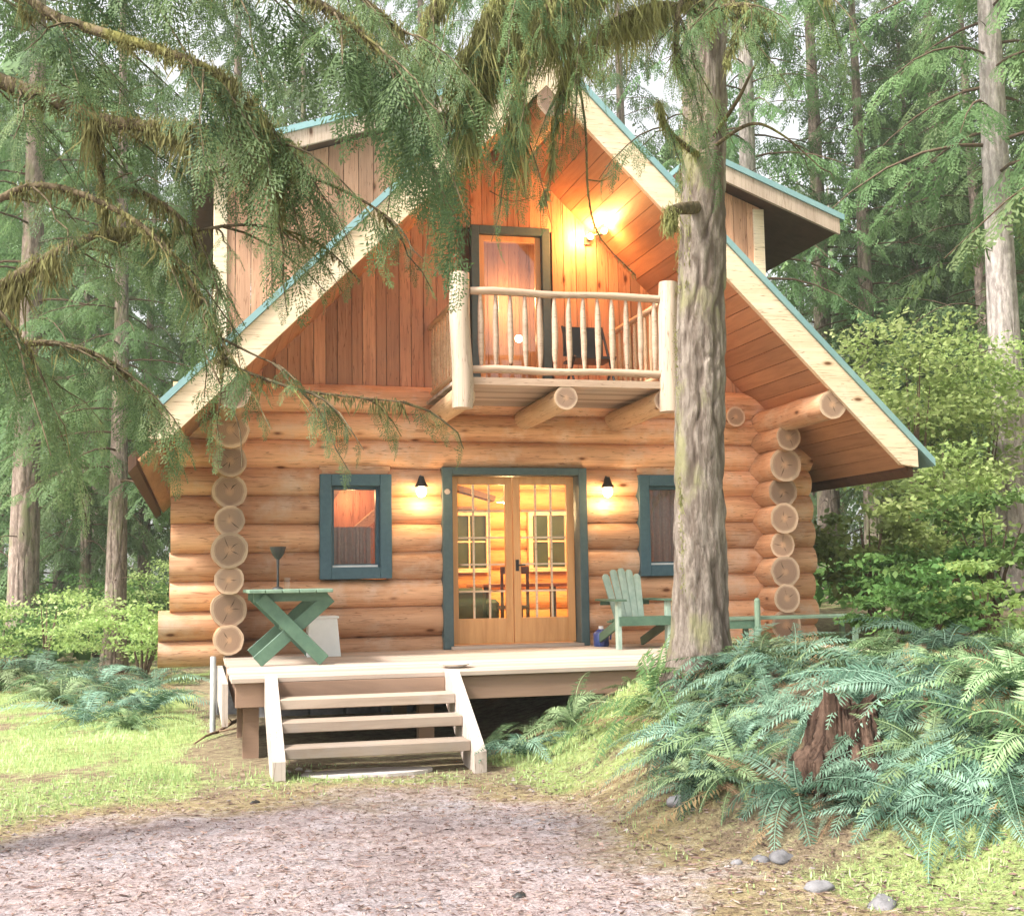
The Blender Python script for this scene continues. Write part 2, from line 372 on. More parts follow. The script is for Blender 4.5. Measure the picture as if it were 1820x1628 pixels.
def height(x, y):
    x = np.asarray(x, float); y = np.asarray(y, float)
    e = -1.38 + .55 * sstep(-7.6, -9.6, y) * 1.6
    bank = .84 * sstep(0, 2.05, x - e) * (1 - .25 * sstep(-4.6, -3.6, y) * sstep(4.5, 3.4, x)) * sstep(-12.5, -9.5, y)
    bank *= 1 - .45 * sstep(-4.3, -3.5, y) * sstep(-4.5, -2, x) * sstep(6, 4, x)
    h = GZ + bank + .10 * (fbm(x * .45, y * .45, 2) - .5) + .03 * (fbm(x * 3, y * 3, 9) - .5)
    far = sstep(14, 60, y) * 1.6 + sstep(8, 40, x) * 1.0
    return h + far * (.4 + fbm(x * .06, y * .06, 4))
def green_m(x, y):
    x = np.asarray(x, float); y = np.asarray(y, float)
    n = fbm(x * .8, y * .8, 21)
    lawn = sstep(-3.3, -4.1, x) * sstep(9, 3, y) * sstep(-7.5, -5.0, y) * .80
    near = .8 * sstep(-6.6, -5.2, y) * sstep(-4.0, -4.8, y) * sstep(-1.6, -1.0, x) * sstep(1.3, .1, x)
    mound = sstep(-1.5, -1.15, x) * sstep(.5, -.1, x) * sstep(-8., -6.2, y) * sstep(-3.9, -4.3, y)
    strip = .30 * sstep(-6.6, -5.6, y) * sstep(-4.6, -5.2, y) * sstep(-4., -3.4, x)
    rb = .55 * sstep(-1.6, -.9, x) * sstep(-6.0, -7., y) + .25 * sstep(-.6, 0, x) * sstep(-7.2, -8.2, y)
    n2_ = fbm(x * 2.2, y * 2.2, 27)
    return np.clip(np.maximum.reduce([lawn, near, mound, strip, rb, .45 * sstep(5, 9, y)]) + 1.3 * (n - .5) + 1.1 * (n2_ - .5), 0, 1)
xs = np.concatenate([np.linspace(-260, -12, 44)[:-1], np.arange(-12, 6, .1), np.linspace(6, 260, 44)])
ys = np.concatenate([np.arange(-18, 4, .1), np.linspace(4, 40, 70)[:-1], np.linspace(40, 420, 30)])
ys = np.concatenate([np.linspace(-80, -18, 12)[:-1], ys])
XX, YY = np.meshgrid(xs, ys, indexing='ij'); ZZ = height(XX, YY)
DD = dirt_d(XX, YY); nx, ny = XX.shape
idx = np.arange(nx * ny).reshape(nx, ny)
FQ = np.stack([idx[:-1, :-1], idx[1:, :-1], idx[1:, 1:], idx[:-1, 1:]], -1).reshape(-1, 4)
Vg = np.stack([XX, YY, ZZ], -1).reshape(-1, 3)
fd = DD.reshape(-1)[FQ].mean(1)
def sub_ground(name, mask):
    F = FQ[mask]; u, inv = np.unique(F, return_inverse=True); b = MB()
    b.add(Vg[u], inv.reshape(-1, 4), green_m(Vg[u][:, 0], Vg[u][:, 1]), sstep(-1.3, 1.5, dirt_d(Vg[u][:, 0], Vg[u][:, 1])))
    o = b.build(name, M['ground'], smooth=True); o['kind'] = 'structure'; return o
sub_ground('ground', fd <= 0); sub_ground('driveway', fd > 0)

# ------------------------------------------------------------------ log cabin
cabin = thing('log_cabin', 'two storey log cabin with steep green metal roof, balcony and lit glazed doors', 'house', (0, 0, 0))
RL = .185; SP = .335; HW = 3.42; YB = 7.2
def log(b, p0, p1, r, seed, ax_mi=0, end_mi=1, taper=.06, seg=18):
    rg = np.random.RandomState(seed); p0 = np.array(p0, float); p1 = np.array(p1, float); L = np.linalg.norm(p1 - p0)
    n = max(3, int(L / .35)); t = np.linspace(0, 1, n)
    pts = p0 + (p1 - p0) * t[:, None]
    wob = (rg.rand(n, 3) - .5) * .012; wob[0] = wob[-1] = 0
    d = (p1 - p0) / L; wob -= np.outer(wob @ d, d)
    rad = r * (1 + taper * (t - .5) * (1 if rg.rand() > .5 else -1) + .03 * (rg.rand(n) - .5))
    b.tube(pts + wob, rad, seg, True, rg.rand(), .045, seed, ax_mi, end_mi, True)
    e1 = nrm(np.cross(d, [0, 0, 1.])); e2 = np.cross(e1, d)
    for pe, sg, re in ((p0, -1, rad[0]), (p1, 1, rad[-1])):
        c0 = pe + d * sg * .002; a0 = rg.rand() * 6.28
        for k in range(rg.randint(2, 5)):
            a = a0 + k * 1.7 + .8 * rg.rand(); u = e1 * cos(a) + e2 * sin(a); v = e2 * cos(a) - e1 * sin(a); r1 = re * (.45 + .5 * rg.rand()); wd = re * (.012 + .03 * rg.rand()) * (1 if k else 1.7); m_ = re * .1 * (rg.rand() - .5)
            b.quads([[c0 + u * r1 * .08, c0 + u * r1 * .55 + v * (wd + m_), c0 + u * r1, c0 + u * r1 * .55 + v * (m_ - wd * .2)]], rg.rand(), mi=2)
OPEN = [(-.89, .93, 0.0, 2.20), (-2.35, -1.53, .86, 2.10), (1.66, 2.48, .84, 2.11)]
b = MB(); sd = 100
for k in range(-1, 9):
    z = .347 + SP * k; r = RL
    if k == -1: z = .03; r = .15
    lo, hi = z - .13, z + .13
    cuts = sorted([(a, c) for a, c, z0, z1 in OPEN if lo < z1 - .02 and hi > z0 + .04])
    rg = np.random.RandomState(sd + 77)
    x0 = -4.06 - (.14 if k < 1 else .03 * rg.rand()); xe = 4.06 + .04 * rg.rand()
    segs = []; x = x0
    for a, c in cuts: segs.append((x, a + .01)); x = c - .01
    segs.append((x, xe))
    for a, c in segs: log(b, (a, 0, z), (c, 0, z), r, sd); sd += 1
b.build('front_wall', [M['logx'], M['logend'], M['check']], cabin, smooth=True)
# side walls: courses half a log higher, ends run forward past the corner
for s in (-1, 1):
    b = MB()
    for k in range(8):
        z = .2 + SP * k; rg = np.random.RandomState(sd)
        y0 = -.60 - .10 * (rg.rand() - .5)
        if k >= 6: y0 = -.72 - .12 * (k - 6)
        log(b, (s * HW, y0, z), (s * HW, YB, z), (.182, .205)[k % 2 == (s < 0)] + .02 * (rg.rand() - .5), sd); sd += 1
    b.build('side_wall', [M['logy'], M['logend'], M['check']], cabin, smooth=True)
b = MB()
for k in range(0, 9): log(b, (-4.05, YB - .3, .347 + SP * k - .17), (4.05, YB - .3, .347 + SP * k - .17), RL, sd); sd += 1
b.build('back_wall', [M['logx'], M['logend'], M['check']], cabin, smooth=True)
for s in (-1, 1):                                   # plate logs carrying the eaves, running out to the rake
    b = MB(); log(b, (s * 3.42, -1.98, 2.80), (s * 3.42, YB, 2.80), .17, sd, taper=.02); sd += 1
    b.build('plate_log', [M['logy'], M['logend'], M['check']], cabin, smooth=True)
    b = MB(); log(b, (s * 2.05, -.35, 4.02), (s * 2.05, .4, 4.02), .12, sd); sd += 1
b = MB(); log(b, (.08, -2.02, 6.19), (0.03, 3, 6.19), .185, sd); sd += 1
b.build('ridge_log', [M['logy'], M['logend'], M['check']], cabin, smooth=True)
b = MB(); q_ = .0; log(b, (2.93, -.36, 2.86), (2.93, .2, 2.86), .135, sd); sd += 1; b.build('floor_beam_end', [M['logy'], M['logend'], M['check']], cabin, smooth=True)
# foundation under the logs
b = MB(); rg = np.random.RandomState(4)
for x in np.arange(-3.3, 3.5, .42):
    b.box((x, .02, -1.0), (x + .4, .3, -.1), rg.rand())
for s in (-1, 1):
    for y in np.arange(.4, 7, .42): b.box((s * 3.4 - .14, y, -1.0), (s * 3.4 + .14, y + .4, -.0), rg.rand())
b.build('foundation', M['stone'], cabin, bevel=.015)

# gable: vertical planks (each with its own top cut to the 45 degree roof)
AP = 6.42
DX0, DX1, DZ = -.46, .57, 5.29
b = MB(); rg = np.random.RandomState(8); x = -3.2
while x < 3.2:
    wd = .125 + .05 * rg.rand(); x1 = min(x + wd, 3.2); a, c = x + .004, x1 - .004
    y = .0 + .006 * rg.rand(); zl = 3.12
    ta, tc_ = AP - abs(a), AP - abs(c)
    spans = [(zl, None)]
    if c > DX0 and a < DX1: spans = [(DZ - .03, None)]
    top = [(a, ta), (c, tc_)] if not (a < 0 < c) else [(a, ta), (0, AP), (c, tc_)]
    for z0, _ in spans:
        if min(ta, tc_) > z0: b.prism([(a, y - .02, z0)] + [(px, y - .02, pz) for px, pz in top] + [(c, y - .02, z0)], (0, .04, 0), rg.rand())
    x = x1
b.build('gable_wall', M['plank'], cabin)
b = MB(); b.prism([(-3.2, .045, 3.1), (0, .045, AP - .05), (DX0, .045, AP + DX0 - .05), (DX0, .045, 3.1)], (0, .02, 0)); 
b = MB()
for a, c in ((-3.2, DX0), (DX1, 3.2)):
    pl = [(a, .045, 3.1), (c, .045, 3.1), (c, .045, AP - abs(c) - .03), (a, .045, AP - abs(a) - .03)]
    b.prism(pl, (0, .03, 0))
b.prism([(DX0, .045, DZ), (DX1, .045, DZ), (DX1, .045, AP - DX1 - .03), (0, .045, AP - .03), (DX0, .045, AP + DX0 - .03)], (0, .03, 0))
b.build('gable_backing', M['darkwood'], cabin)

# roof: soffit boards below, metal above, rake boards at the front
YR = -2.0; YE = 7.4
for s in (-1, 1):
    EX = 4.14 if s < 0 else 4.36
    b = MB(); rg = np.random.RandomState(20 + s); u = .0; SX = 4.36
    while u < SX - .05:
        u1 = min(u + .145, SX); g = .0025
        b.prism([(s * (u + g), YR + .05, AP - u - g), (s * (u1 - g), YR + .05, AP - u1 + g), (s * (u1 - g) + s * .022, YR + .05, AP - u1 + g + .022), (s * (u + g) + s * .022, YR + .05, AP - u - g + .022)], (0, YE - YR - .1, 0), rg.rand()); u = u1
    b.build('soffit', M['soffit'], cabin)
    b = MB(); k = .028
    b.prism([(s * k, YR + .06, AP + k), (s * (EX + k), YR + .06, AP - EX + k), (s * (EX + .17), YR + .06, AP - EX + .17), (s * .0, YR + .06, AP + .34)], (0, YE - YR - .12, 0))
    b.build('roof_deck', M['darkwood'], cabin)
    b = MB(); o1, o2 = .35, .44                     # metal sheet, standing seams
    ex = EX + (.33 if s > 0 else .17)
    b.prism([(0, YR - .06, AP + o1), (s * ex, YR - .06, AP - ex + o1), (s * ex, YR - .06, AP - ex + o2), (0, YR - .06, AP + o2)], (0, YE - YR + .1, 0))
    for y in np.arange(YR + .35, YE, .41): b.prism([(s * .02, y, AP + o2 - .025), (s * ex, y, AP - ex + o2 - .02), (s * ex, y, AP - ex + o2 + .03), (s * .02, y, AP + o2 + .03)], (0, .03, 0))
    b.build('roof_panel', M['roof'], cabin)
    b = MB()                                        # rake board, plumb-cut foot
    A0 = (0, YR - .03, AP + .345); A1 = (0, YR - .03, AP - .06)
    e0, e1 = EX - .10, EX + .12; B1 = (s * e0, YR - .03, AP - e0 - .06); B2 = (s * e1, YR - .03, AP - e1 + .13); B0 = (s * e1, YR - .03, AP - e1 + .345)
    b.prism([A0, A1, B1, B2, B0], (0, .07, 0), .5 + .1 * s)
    ob = b.build('rake_board', M['rake'], cabin, bevel=.006)
    f0, f1 = 4.38, 4.46; ft = .3 if s > 0 else .16; b = MB(); b.prism([(s * f0, YR + .06, AP - f0), (s * f1, YR + .06, AP - f1), (s * f1, YR + .06, AP - f1 + ft), (s * f0, YR + .06, AP - f0 + ft)], (0, YE - YR - .2, 0))
    b.build('fascia', M['darkwood'], cabin)

# shed dormers on both slopes
for s in (-1, 1):
    yc = .30 if s < 0 else .05; xo = 3.58; sl_ = .33 if s < 0 else .385
    z_at = lambda x: (6.18 - .33 * (x - 2.55)) if s < 0 else (5.89 - .385 * (x - 3.22))
    xr = 3.88 if s < 0 else 4.55; xin = .3 if s < 0 else 2.55
    d = MB(); rg = np.random.RandomState(60 + s); x = .5 if s < 0 else 2.6
    while x < xo - .01:
        x1 = min(x + .19, xo); a, c = x + .004, x1 - .004
        lo = lambda q: AP - q + .2
        if z_at(c) - .02 > lo(c): d.prism([(s * a, yc - .02, min(lo(a), z_at(a))), (s * c, yc - .02, lo(c)), (s * c, yc - .02, z_at(c)), (s * a, yc - .02, z_at(a))], (0, .06, 0), rg.rand())
        x = x1
    wall = d.build('dormer', [M['dplank']], cabin)
    d = MB(); x = yc
    d.box((s * (xo - .06), yc + .05, AP - xo + .1), (s * xo, 5.6, z_at(xo) - .0))
    d.build('dormer_side', M['darkwood'], wall)
    d = MB(); d.box((s * (.5 if s < 0 else 2.6), yc + .05, AP - .4 - (.5 if s < 0 else 2.6)), (s * (.56 if s < 0 else 2.66), 5.6, z_at(.56 if s < 0 else 2.66)))
    d.build('dormer_end', M['darkwood'], wall)
    d = MB(); d.box((s * (xo - .13), yc - .045, AP - xo + .15), (s * (xo + .025), yc + .02, z_at(xo) - .01)); d.box((s * (xo + .0), yc + .02, AP - xo + .15), (s * (xo + .03), yc + .15, z_at(xo) - .01))
    d.build('corner_board', M['rake'], wall, bevel=.004)
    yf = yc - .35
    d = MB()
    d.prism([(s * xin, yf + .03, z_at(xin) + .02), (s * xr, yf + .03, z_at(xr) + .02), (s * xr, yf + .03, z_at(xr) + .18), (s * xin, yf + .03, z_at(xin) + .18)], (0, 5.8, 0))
    d.build('dormer_soffit', M['darkwood'], wall)
    d = MB(); d.prism([(s * xin, yf - .05, z_at(xin) + .19), (s * (xr + .06), yf - .05, z_at(xr + .06) + .19), (s * (xr + .06), yf - .05, z_at(xr + .06) + .27), (s * xin, yf - .05, z_at(xin) + .27)], (0, 5.95, 0))
    d.build('dormer_roof', M['roof'], wall)
    d = MB(); d.prism([(s * xin, yf - .02, z_at(xin) - .02), (s * xr, yf - .02, z_at(xr) - .02), (s * xr, yf - .02, z_at(xr) + .19), (s * xin, yf - .02, z_at(xin) + .19)], (0, .05, 0), .6)
    d.build('dormer_rake_board', M['pale_post'], wall, bevel=.005)

# window and door frames
def frame_boxes(x0, x1, z0, z1, wd, y0, y1, bottom=True):
    f = MB(); f.box((x0, y0, z0), (x0 + wd, y1, z1)); f.box((x1 - wd, y0, z0), (x1, y1, z1))
    f.box((x0 + wd, y0, z1 - wd), (x1 - wd, y1, z1))
    if bottom: f.box((x0 + wd, y0, z0), (x1 - wd, y1, z0 + wd))
    return f
for (x0, x1, z0, z1) in ((-2.37, -1.51, .86, 2.11), (1.64, 2.50, .84, 2.12)):
    wi = frame_boxes(x0, x1, z0, z1, .14, -.215, .12).build('window', M['wtrim'], cabin, bevel=.006)
    f = frame_boxes(x0 + .14, x1 - .14, z0 + .14, z1 - .14, .04, -.10, .0); f.build('sash', M['wtrim'], wi)
    f = MB(); f.box((x0 + .175, -.06, z0 + .175), (x1 - .175, -.054, z1 - .175)); f.build('pane', M['glass'], wi)
    f = MB(); f.box((x0 + .005, -.13, z1 + .001), (x1 - .005, .1, 2.215)); f.build('header', M['logx'], wi)
    f = MB(); f.box((x0 + .16, -.13, z0 + .142), (x1 - .16, -.085, z0 + .165)); f.build('sill', M['white'], wi)
b = MB()
b.box((-.89, -.215, .0), (-.765, .14, 2.2)); b.box((.845, -.215, .0), (.95, .14, 2.2)); b.box((-.765, -.215, 2.11), (.845, .14, 2.2))
df = b.build('door_frame', M['trim'], cabin, bevel=.006)
b = MB(); b.box((-.80, -.26, -.0), (.86, .14, .035)); b.build('threshold', M['deck'], df)
b = MB(); b.tube([(-.83, -.215, 1.90), (-.83, -.225, 1.90)], .035, 10); b.build('door_ornament', M['stringer'], df)
def french_door(x0, x1, hs_):
    d = MB(); y0, y1 = .0, .045; z0, z1 = .045, 2.105; st = .095; bot = .31
    d.box((x0, y0, z0), (x0 + st, y1, z1)); d.box((x1 - st, y0, z0), (x1, y1, z1))
    d.box((x0 + st, y0, z1 - .10), (x1 - st, y1, z1)); d.box((x0 + st, y0, z0), (x1 - st, y1, z0 + bot))
    dr = d.build('door', M['door'], cabin, bevel=.004)
    m = MB(); gx0, gx1, gz0, gz1 = x0 + st, x1 - st, z0 + bot, z1 - .10
    for i in (1, 2): x = gx0 + (gx1 - gx0) * i / 3; m.box((x - .011, .008, gz0), (x + .011, .038, gz1))
    for i in range(1, 5):
        z = gz0 + (gz1 - gz0) * i / 5
        for j in range(3): m.box((gx0 + (gx1 - gx0) * j / 3 + .0115, .009, z - .011), (gx0 + (gx1 - gx0) * (j + 1) / 3 - .0115, .037, z + .011))
    m.build('muntins', M['rake'], dr)
    g = MB(); g.box((gx0, .020, gz0), (gx1, .025, gz1)); g.build('pane', M['glass'], dr)
    if hs_:
        h = MB(); hx = x0 + .045; h.tube([(hx, -.0, 1.0), (hx, -.05, 1.0), (hx + .09, -.055, 1.0)], .01, 8); h.box((hx - .02, -.008, .93), (hx + .02, .0, 1.07)); h.build('handle', M['dark'], dr)
french_door(-.755, .035, False); french_door(.043, .835, True)
# balcony door
b = frame_boxes(DX0, DX1, 3.1, DZ, .105, -.07, .09, False); bd = b.build('balcony_door', M['trim'], cabin, bevel=.005)
b = frame_boxes(DX0 + .11, DX1 - .11, 3.12, DZ - .11, .07, .0, .045); b.build('door_leaf', M['door'], bd)
b = MB(); b.box((DX0 + .17, .02, 3.18), (DX1 - .17, .026, DZ - .17)); b.build('pane', M['glass'], bd)

# balcony
bal = MB(); rg = np.random.RandomState(12)
YBAL = -1.9
for y in np.arange(YBAL - .05, -.05, .145): bal.box((-1.07, y, 2.965), (1.44, y + .138, 3.0), rg.rand())
balc = bal.build('balcony', M['deck'], cabin)
bal = MB(); bal.box((-1.07, YBAL - .085, 2.94), (1.44, YBAL - .053, 3.02)); bal.build('rim_board', M['pale_rail'], balc)
for i, x in enumerate((-.98, .17, 1.36)):
    bb = MB(); log(bb, (x, YBAL - (.08 if i == 1 else .02), 2.815), (x, .1, 2.80), .13, 400 + i); bb.build('beam', [M['beam'], M['logend'], M['check']], balc, smooth=True)
for i, x in enumerate((-.995, 1.39)):
    bb = MB(); n = 7; t = np.linspace(0, 1, n); pts = np.stack([x + .02 * t * (-1 if i == 0 else 1) + .01 * np.sin(t * 7 + i), np.full(n, YBAL - .06), 2.68 + (4.17 - 2.68) * t], 1)
    bb.tube(pts, np.array([.112, .118, .115, .112, .115, .112, .105]), 16, True, .5, .05, 31 + i); bb.build('post', M['pale_post'], balc, smooth=True)
for z, r in ((3.98, .042), (3.11, .042)):
    bb = MB(); n = 9; t = np.linspace(0, 1, n); bb.tube(np.stack([-.9 + 2.2 * t, YBAL - .05 + .006 * np.sin(t * 9 + z), z + .008 * np.sin(t * 11)], 1), r * (1 + .1 * np.sin(t * 8)), 12, True, .6, .06, 40); bb.build('rail', M['pale_rail'], balc, smooth=True)
for k in range(13):
    x = -.78 + k * (2.02 / 12); rg2 = np.random.RandomState(70 + k); n = 6; t = np.linspace(0, 1, n)
    bb = MB(); bb.tube(np.stack([x + .008 * (rg2.rand(n) - .5), YBAL - .05 + .008 * (rg2.rand(n) - .5), 3.14 + .81 * t], 1), np.array([.018, .031, .035, .034, .030, .017]), 9, True, rg2.rand(), .06, k)
    bb.build('baluster', M['pale_rail'], balc, smooth=True)
for s, x in ((-1, -.98), (1, 1.38)):
    for z in (3.95, 3.11):
        bb = MB(); bb.tube([(x, YBAL + .03, z), (x, -1., z), (x, .0, z)], .04, 10, True, .4, .06, 90); bb.build('rail', M['beam'], balc, smooth=True)
    for k in range(9):
        y = YBAL + .25 + k * .185; bb = MB(); bb.tube([(x, y, 3.14), (x, y, 3.5), (x, y, 3.92)], [.016, .028, .016], 8, True, rg.rand(), .05, k); bb.build('baluster', M['beam'], balc, smooth=True)

# wall lamps with their light
def wall_lamp(x, y, z, power, col=(1, .62, .28), down=True):
    a = MB(); a.tube([(x, y + .16, z + .08), (x, y + .15, z + .08)], .05, 14); a.tube([(x, y + .15, z + .08), (x, y + .06, z + .16), (x, y, z + .14)], .012, 8)
    a.tube([(x, y, z + .15), (x, y, z + .08), (x, y, z + .02)], [.028, .05, .085], 16, True); lp = a.build('wall_lamp', M['dark'], cabin, smooth=True)
    g = MB(); g.ball((x, y, z - .035), (.062, .062, .07)); bl = g.build('bulb', M['bulb'], lp, smooth=True)
    L = bpy.data.lights.new('lamp_light', 'POINT'); L.energy = power; L.color = col; L.shadow_soft_size = .07
    lo = bpy.data.objects.new('lamp_light', L); COL.objects.link(lo); lo.parent = lp; lo.location = (x, y - .01, z - .15)
wall_lamp(-1.165, -.31, 1.93, 4); wall_lamp(1.19, -.31, 1.93, 4)
a = MB(); a.box((1.04, -.05, 5.11), (1.12, -.021, 5.21)); a.tube([(1.08, -.05, 5.17), (1.09, -.13, 5.19)], .02, 8); a.tube([(1.05, -.1, 5.2), (1.09, -.15, 5.2)], [.03, .045], 12)
lp = a.build('gable_lamp', M['dark'], cabin)
a = MB(); a.ball((1.09, -.16, 5.19), .04); a.build('bulb', M['bulb'], lp, smooth=True)
a = MB(); a.tube([(1.09, -.13, 5.19), (1.12, -.34, 5.17), (1.13, -.44, 5.15)], .014, 8); a.tube([(1.13, -.44, 5.15), (1.15, -.50, 5.16)], [.03, .045], 12); a.build('flood_head', M['dark'], lp)
a = MB(); a.ball((1.155, -.52, 5.165), .038); a.build('bulb', M['bulb'], lp, smooth=True)
for e_, p_ in ((26, (.98, -.16, 5.2)), (26, (1.11, -.60, 5.18))):
    L = bpy.data.lights.new('lamp_light', 'POINT'); L.energy = e_; L.color = (1, .44, .13); L.shadow_soft_size = .05
    lo = bpy.data.objects.new('lamp_light', L); COL.objects.link(lo); lo.parent = lp; lo.location = p_

# rooms behind the glass
b = MB(); b.box((-3.2, .2, -.06), (3.2, 6.7, -.02)); b.build('ground_floor', M['int_floor'], cabin)
b = MB(); b.box((-3.2, .22, 2.92), (3.2, 6.7, 3.02)); b.build('upper_floor', M['int_floor'], cabin)
b = MB(); rg = np.random.RandomState(3)
for k in range(9):
    b.tube([(-3.2, 5.2, .17 + k * .33), (3.2, 5.2, .17 + k * .33)], .175, 12, True, rg.rand())
for s in (-1, 1):
    for k in range(9): b.tube([(s * 3.1, .3, .17 + k * .33), (s * 3.1, 5.2, .17 + k * .33)], .17, 10, True, rg.rand())
b.build('room_wall', M['int_wall'], cabin, smooth=True)
b = MB()
for x in (-2.2, -1.1, 0., 1.1, 2.2): b.bar((x, .3, 2.82), (x, 5.1, 2.82), .16, .2)
b.build('ceiling_beams', M['int_wall'], cabin)
b = MB()                                            # stair flight inside, seen through the left leaf
b.bar((-2.6, 3.4, 2.95), (.6, 3.4, 1.1 + .95), .08, .26, (0, 1, 0)); 
for k in range(8): b.box((-2.5 + k * .36, 3.3, 2.66 - k * .11), (-2.2 + k * .36, 4.0, 2.70 - k * .11))
b.build('interior_stair', M['darkwood'], cabin)
b = MB()
for x in (-.55, .55, 1.9): 
    f = frame_boxes(x - .35, x + .35, .95, 1.95, .07, 4.9, 5.0); b.v += []; 
    q = f.build('interior_window', M['rake'], cabin)
    g = MB(); g.box((x - .28, 4.96, 1.02), (x + .28, 4.975, 1.88)); g.build('pane', simple('dusk_green_pane', (.06, .09, .05), (.03, .05, .03), 5., .1, .5, 0), q)
    g = MB(); g.box((x - .012, 4.93, 1.02), (x + .012, 4.95, 1.88)); g.box((x - .28, 4.93, 1.44), (x - .0125, 4.95, 1.465)); g.box((x + .0125, 4.93, 1.44), (x + .28, 4.95, 1.465)); g.build('muntins', M['rake'], q)
for x0_, x1_ in ((-2.16, -1.72), (1.84, 2.3)):
    c = MB(); n = 28; xx = np.linspace(x0_ - .06, x1_ + .06, n); yy = .3 + .025 * np.sin(np.arange(n) * 1.7)
    V = np.array([[x, y, z] for z in ((.9, 1.5) if x0_ < 0 else (.9, 2.1)) for x, y in zip(xx, yy)])
    c.add(V, [[i, i + 1, n + i + 1, n + i] for i in range(n - 1)]); c.build('curtain', M['curtain'], cabin)
b = MB(); b.bar((-2.5, .55, .9), (-1.2, .75, 2.0), .03, .12); b.bar((-2.6, .6, 1.25), (-1.9, .62, 2.3), .04, .14); b.build('reflection_bars', M['rake'], cabin)  # invented bars standing in for pale diagonal reflections in the left window
b = MB(); b.box((-2.6, .95, .9), (-1.15, .98, 2.5)); b.box((1.5, .95, .9), (2.7, .98, 2.5)); b.build('pane_backing', M['plank'], cabin)  # added backing panels; the left one gives its pane the orange reflection
# upper room
b = MB(); b.box((-2.4, 3.4, 3.0), (2.4, 3.45, 5.6)); b.box((-1.6, .2, 5.35), (1.6, 3.4, 5.4)); b.build('loft_wall', M['soffit'], cabin)
def room_light(x, y, z, e, col, r=.12):
    L = bpy.data.lights.new('room_light', 'POINT'); L.energy = e; L.color = col; L.shadow_soft_size = r
    o = bpy.data.objects.new('room_light', L); COL.objects.link(o); o.parent = cabin; o.location = (x, y, z)
# furniture
def pendant(x, y, z):
    t = thing('pendant_lamp', 'small lit pendant lamp hanging inside the cabin behind the double doors', 'lamp', (x, y, z))
    a = MB(); a.tube([(x, y, 2.72), (x, y, z + .1)], .008, 6); a.build('cord', M['dark'], t)
    a = MB(); a.tube([(x, y, z + .12), (x, y, z)], [.04, .16], 16, False); a.build('lamp_shade', M['rake'], t)
    a = MB(); a.ball((x, y, z + .0), .06); a.build('bulb', M['bulb'], t, smooth=True)
    L = bpy.data.lights.new('lamp_light', 'POINT'); L.energy = 45; L.color = (1, .66, .3); L.shadow_soft_size = .1
    o = bpy.data.objects.new('lamp_light', L); COL.objects.link(o); o.parent = t; o.location = (0, 0, -.14)
pendant(.62, 2.6, 1.95)
room_light(-1.2, 2.2, 2.3, 95, (1, .58, .24)); room_light(1.6, 3.6, 2.2, 95, (1, .58, .24)); room_light(.1, 1.4, 4.6, 60, (1, .46, .18))
room_light(-1.9, .62, 1.9, 5, (1, .45, .2), .06); room_light(.22, .45, 4.5, 16, (1, .55, .25), .1)  # first one: added fill brightening the panel behind the left window, no fixture
b = MB(); rg = np.random.RandomState(9)
for i in range(11): b.box((-.75 + i * .145, .9, 3.03), (-.75 + i * .145 + .139, .93, 5.34), rg.rand())
b.build('loft_partition', M['plank'], cabin)
b = MB(); b.ball((.30, .55, 3.97), .05); b.build('loft_bulb', M['bulb'], cabin, smooth=True)
t = thing('dining_table', 'wooden dining table inside the cabin behind the right door leaf', 'table', (.7, 2.5, 0))
a = MB(); a.box((.1, 2.0, .72), (1.5, 3.1, .77)); a.build('tabletop', M['int_floor'], t, bevel=.01)
for dx in (.18, 1.4):
    for dy in (2.08, 3.0): a = MB(); a.box((dx - .04, dy - .04, -.02), (dx + .04, dy + .04, .72)); a.build('leg', M['darkwood'], t)
def chair(x, y):
    t = thing('dining_chair', 'dark wooden dining chair standing in front of the table inside the cabin', 'chair', (x, y, 0))
    a = MB(); a.box((x - .2, y - .2, .43), (x + .2, y + .2, .47)); a.build('seat', M['darkwood'], t)
    for dx in (-.18, .18):
        for dy in (-.18, .18): a = MB(); a.box((x + dx - .02, y + dy - .02, -.02), (x + dx + .02, y + dy + .02, .43)); a.build('leg', M['darkwood'], t)
    a = MB()
    for dx in (-.18, -.06, .06, .18): a.box((x + dx - .018, y - .2, .47), (x + dx + .018, y - .17, .95))
    a.box((x - .2, y - .205, .9), (x + .2, y - .165, 1.0)); a.build('backrest', M['darkwood'], t)
chair(.45, 1.75)
t = thing('sofa', 'green sofa inside the cabin behind the left door leaf', 'sofa', (-.5, 2.3, 0))
a = MB(); a.box((-1.1, 2.0, .05), (.1, 2.8, .42)); a.build('seat', M['green'], t, bevel=.05)
a = MB(); a.box((-1.1, 1.75, .05), (.1, 1.99, .72)); a.build('backrest', M['green'], t, bevel=.06)
for x in (-1.28, .12): a = MB(); a.box((x, 1.75, .05), (x + .16, 2.8, .56)); a.build('armrest', M['green'], t, bevel=.05)

# ------------------------------------------------------------------ deck and steps
deck = thing('wooden_deck', 'weathered pale wooden deck along the front of the cabin', 'deck', (0, -2, -.3))
b = MB(); rg = np.random.RandomState(33); y = -3.78
while y < -.16:
    b.box((-3.48 + .02 * rg.rand(), y, -.045), (3.5, y + .138, .0 - .003 * rg.rand()), rg.rand()); y += .1445
b.build('floor', M['deck'], deck, bevel=.004)
b = MB(); b.box((-3.44, -3.74, -.26), (3.45, -3.70, -.047)); b.box((-3.44, -3.699, -.26), (-3.40, -.2, -.047)); b.box((3.4, -3.699, -.26), (3.44, -.2, -.047)); b.build('rim_joist', M['deckdark'], deck, bevel=.004)
for x in (-3.3, -1.72, .9, 2.6):
    for y in (-3.55, -2.0): b = MB(); b.box((x - .07, y - .07, -1.0), (x + .07, y + .07, -.262)); b.build('post', M['deckdark'], deck)
b = MB()
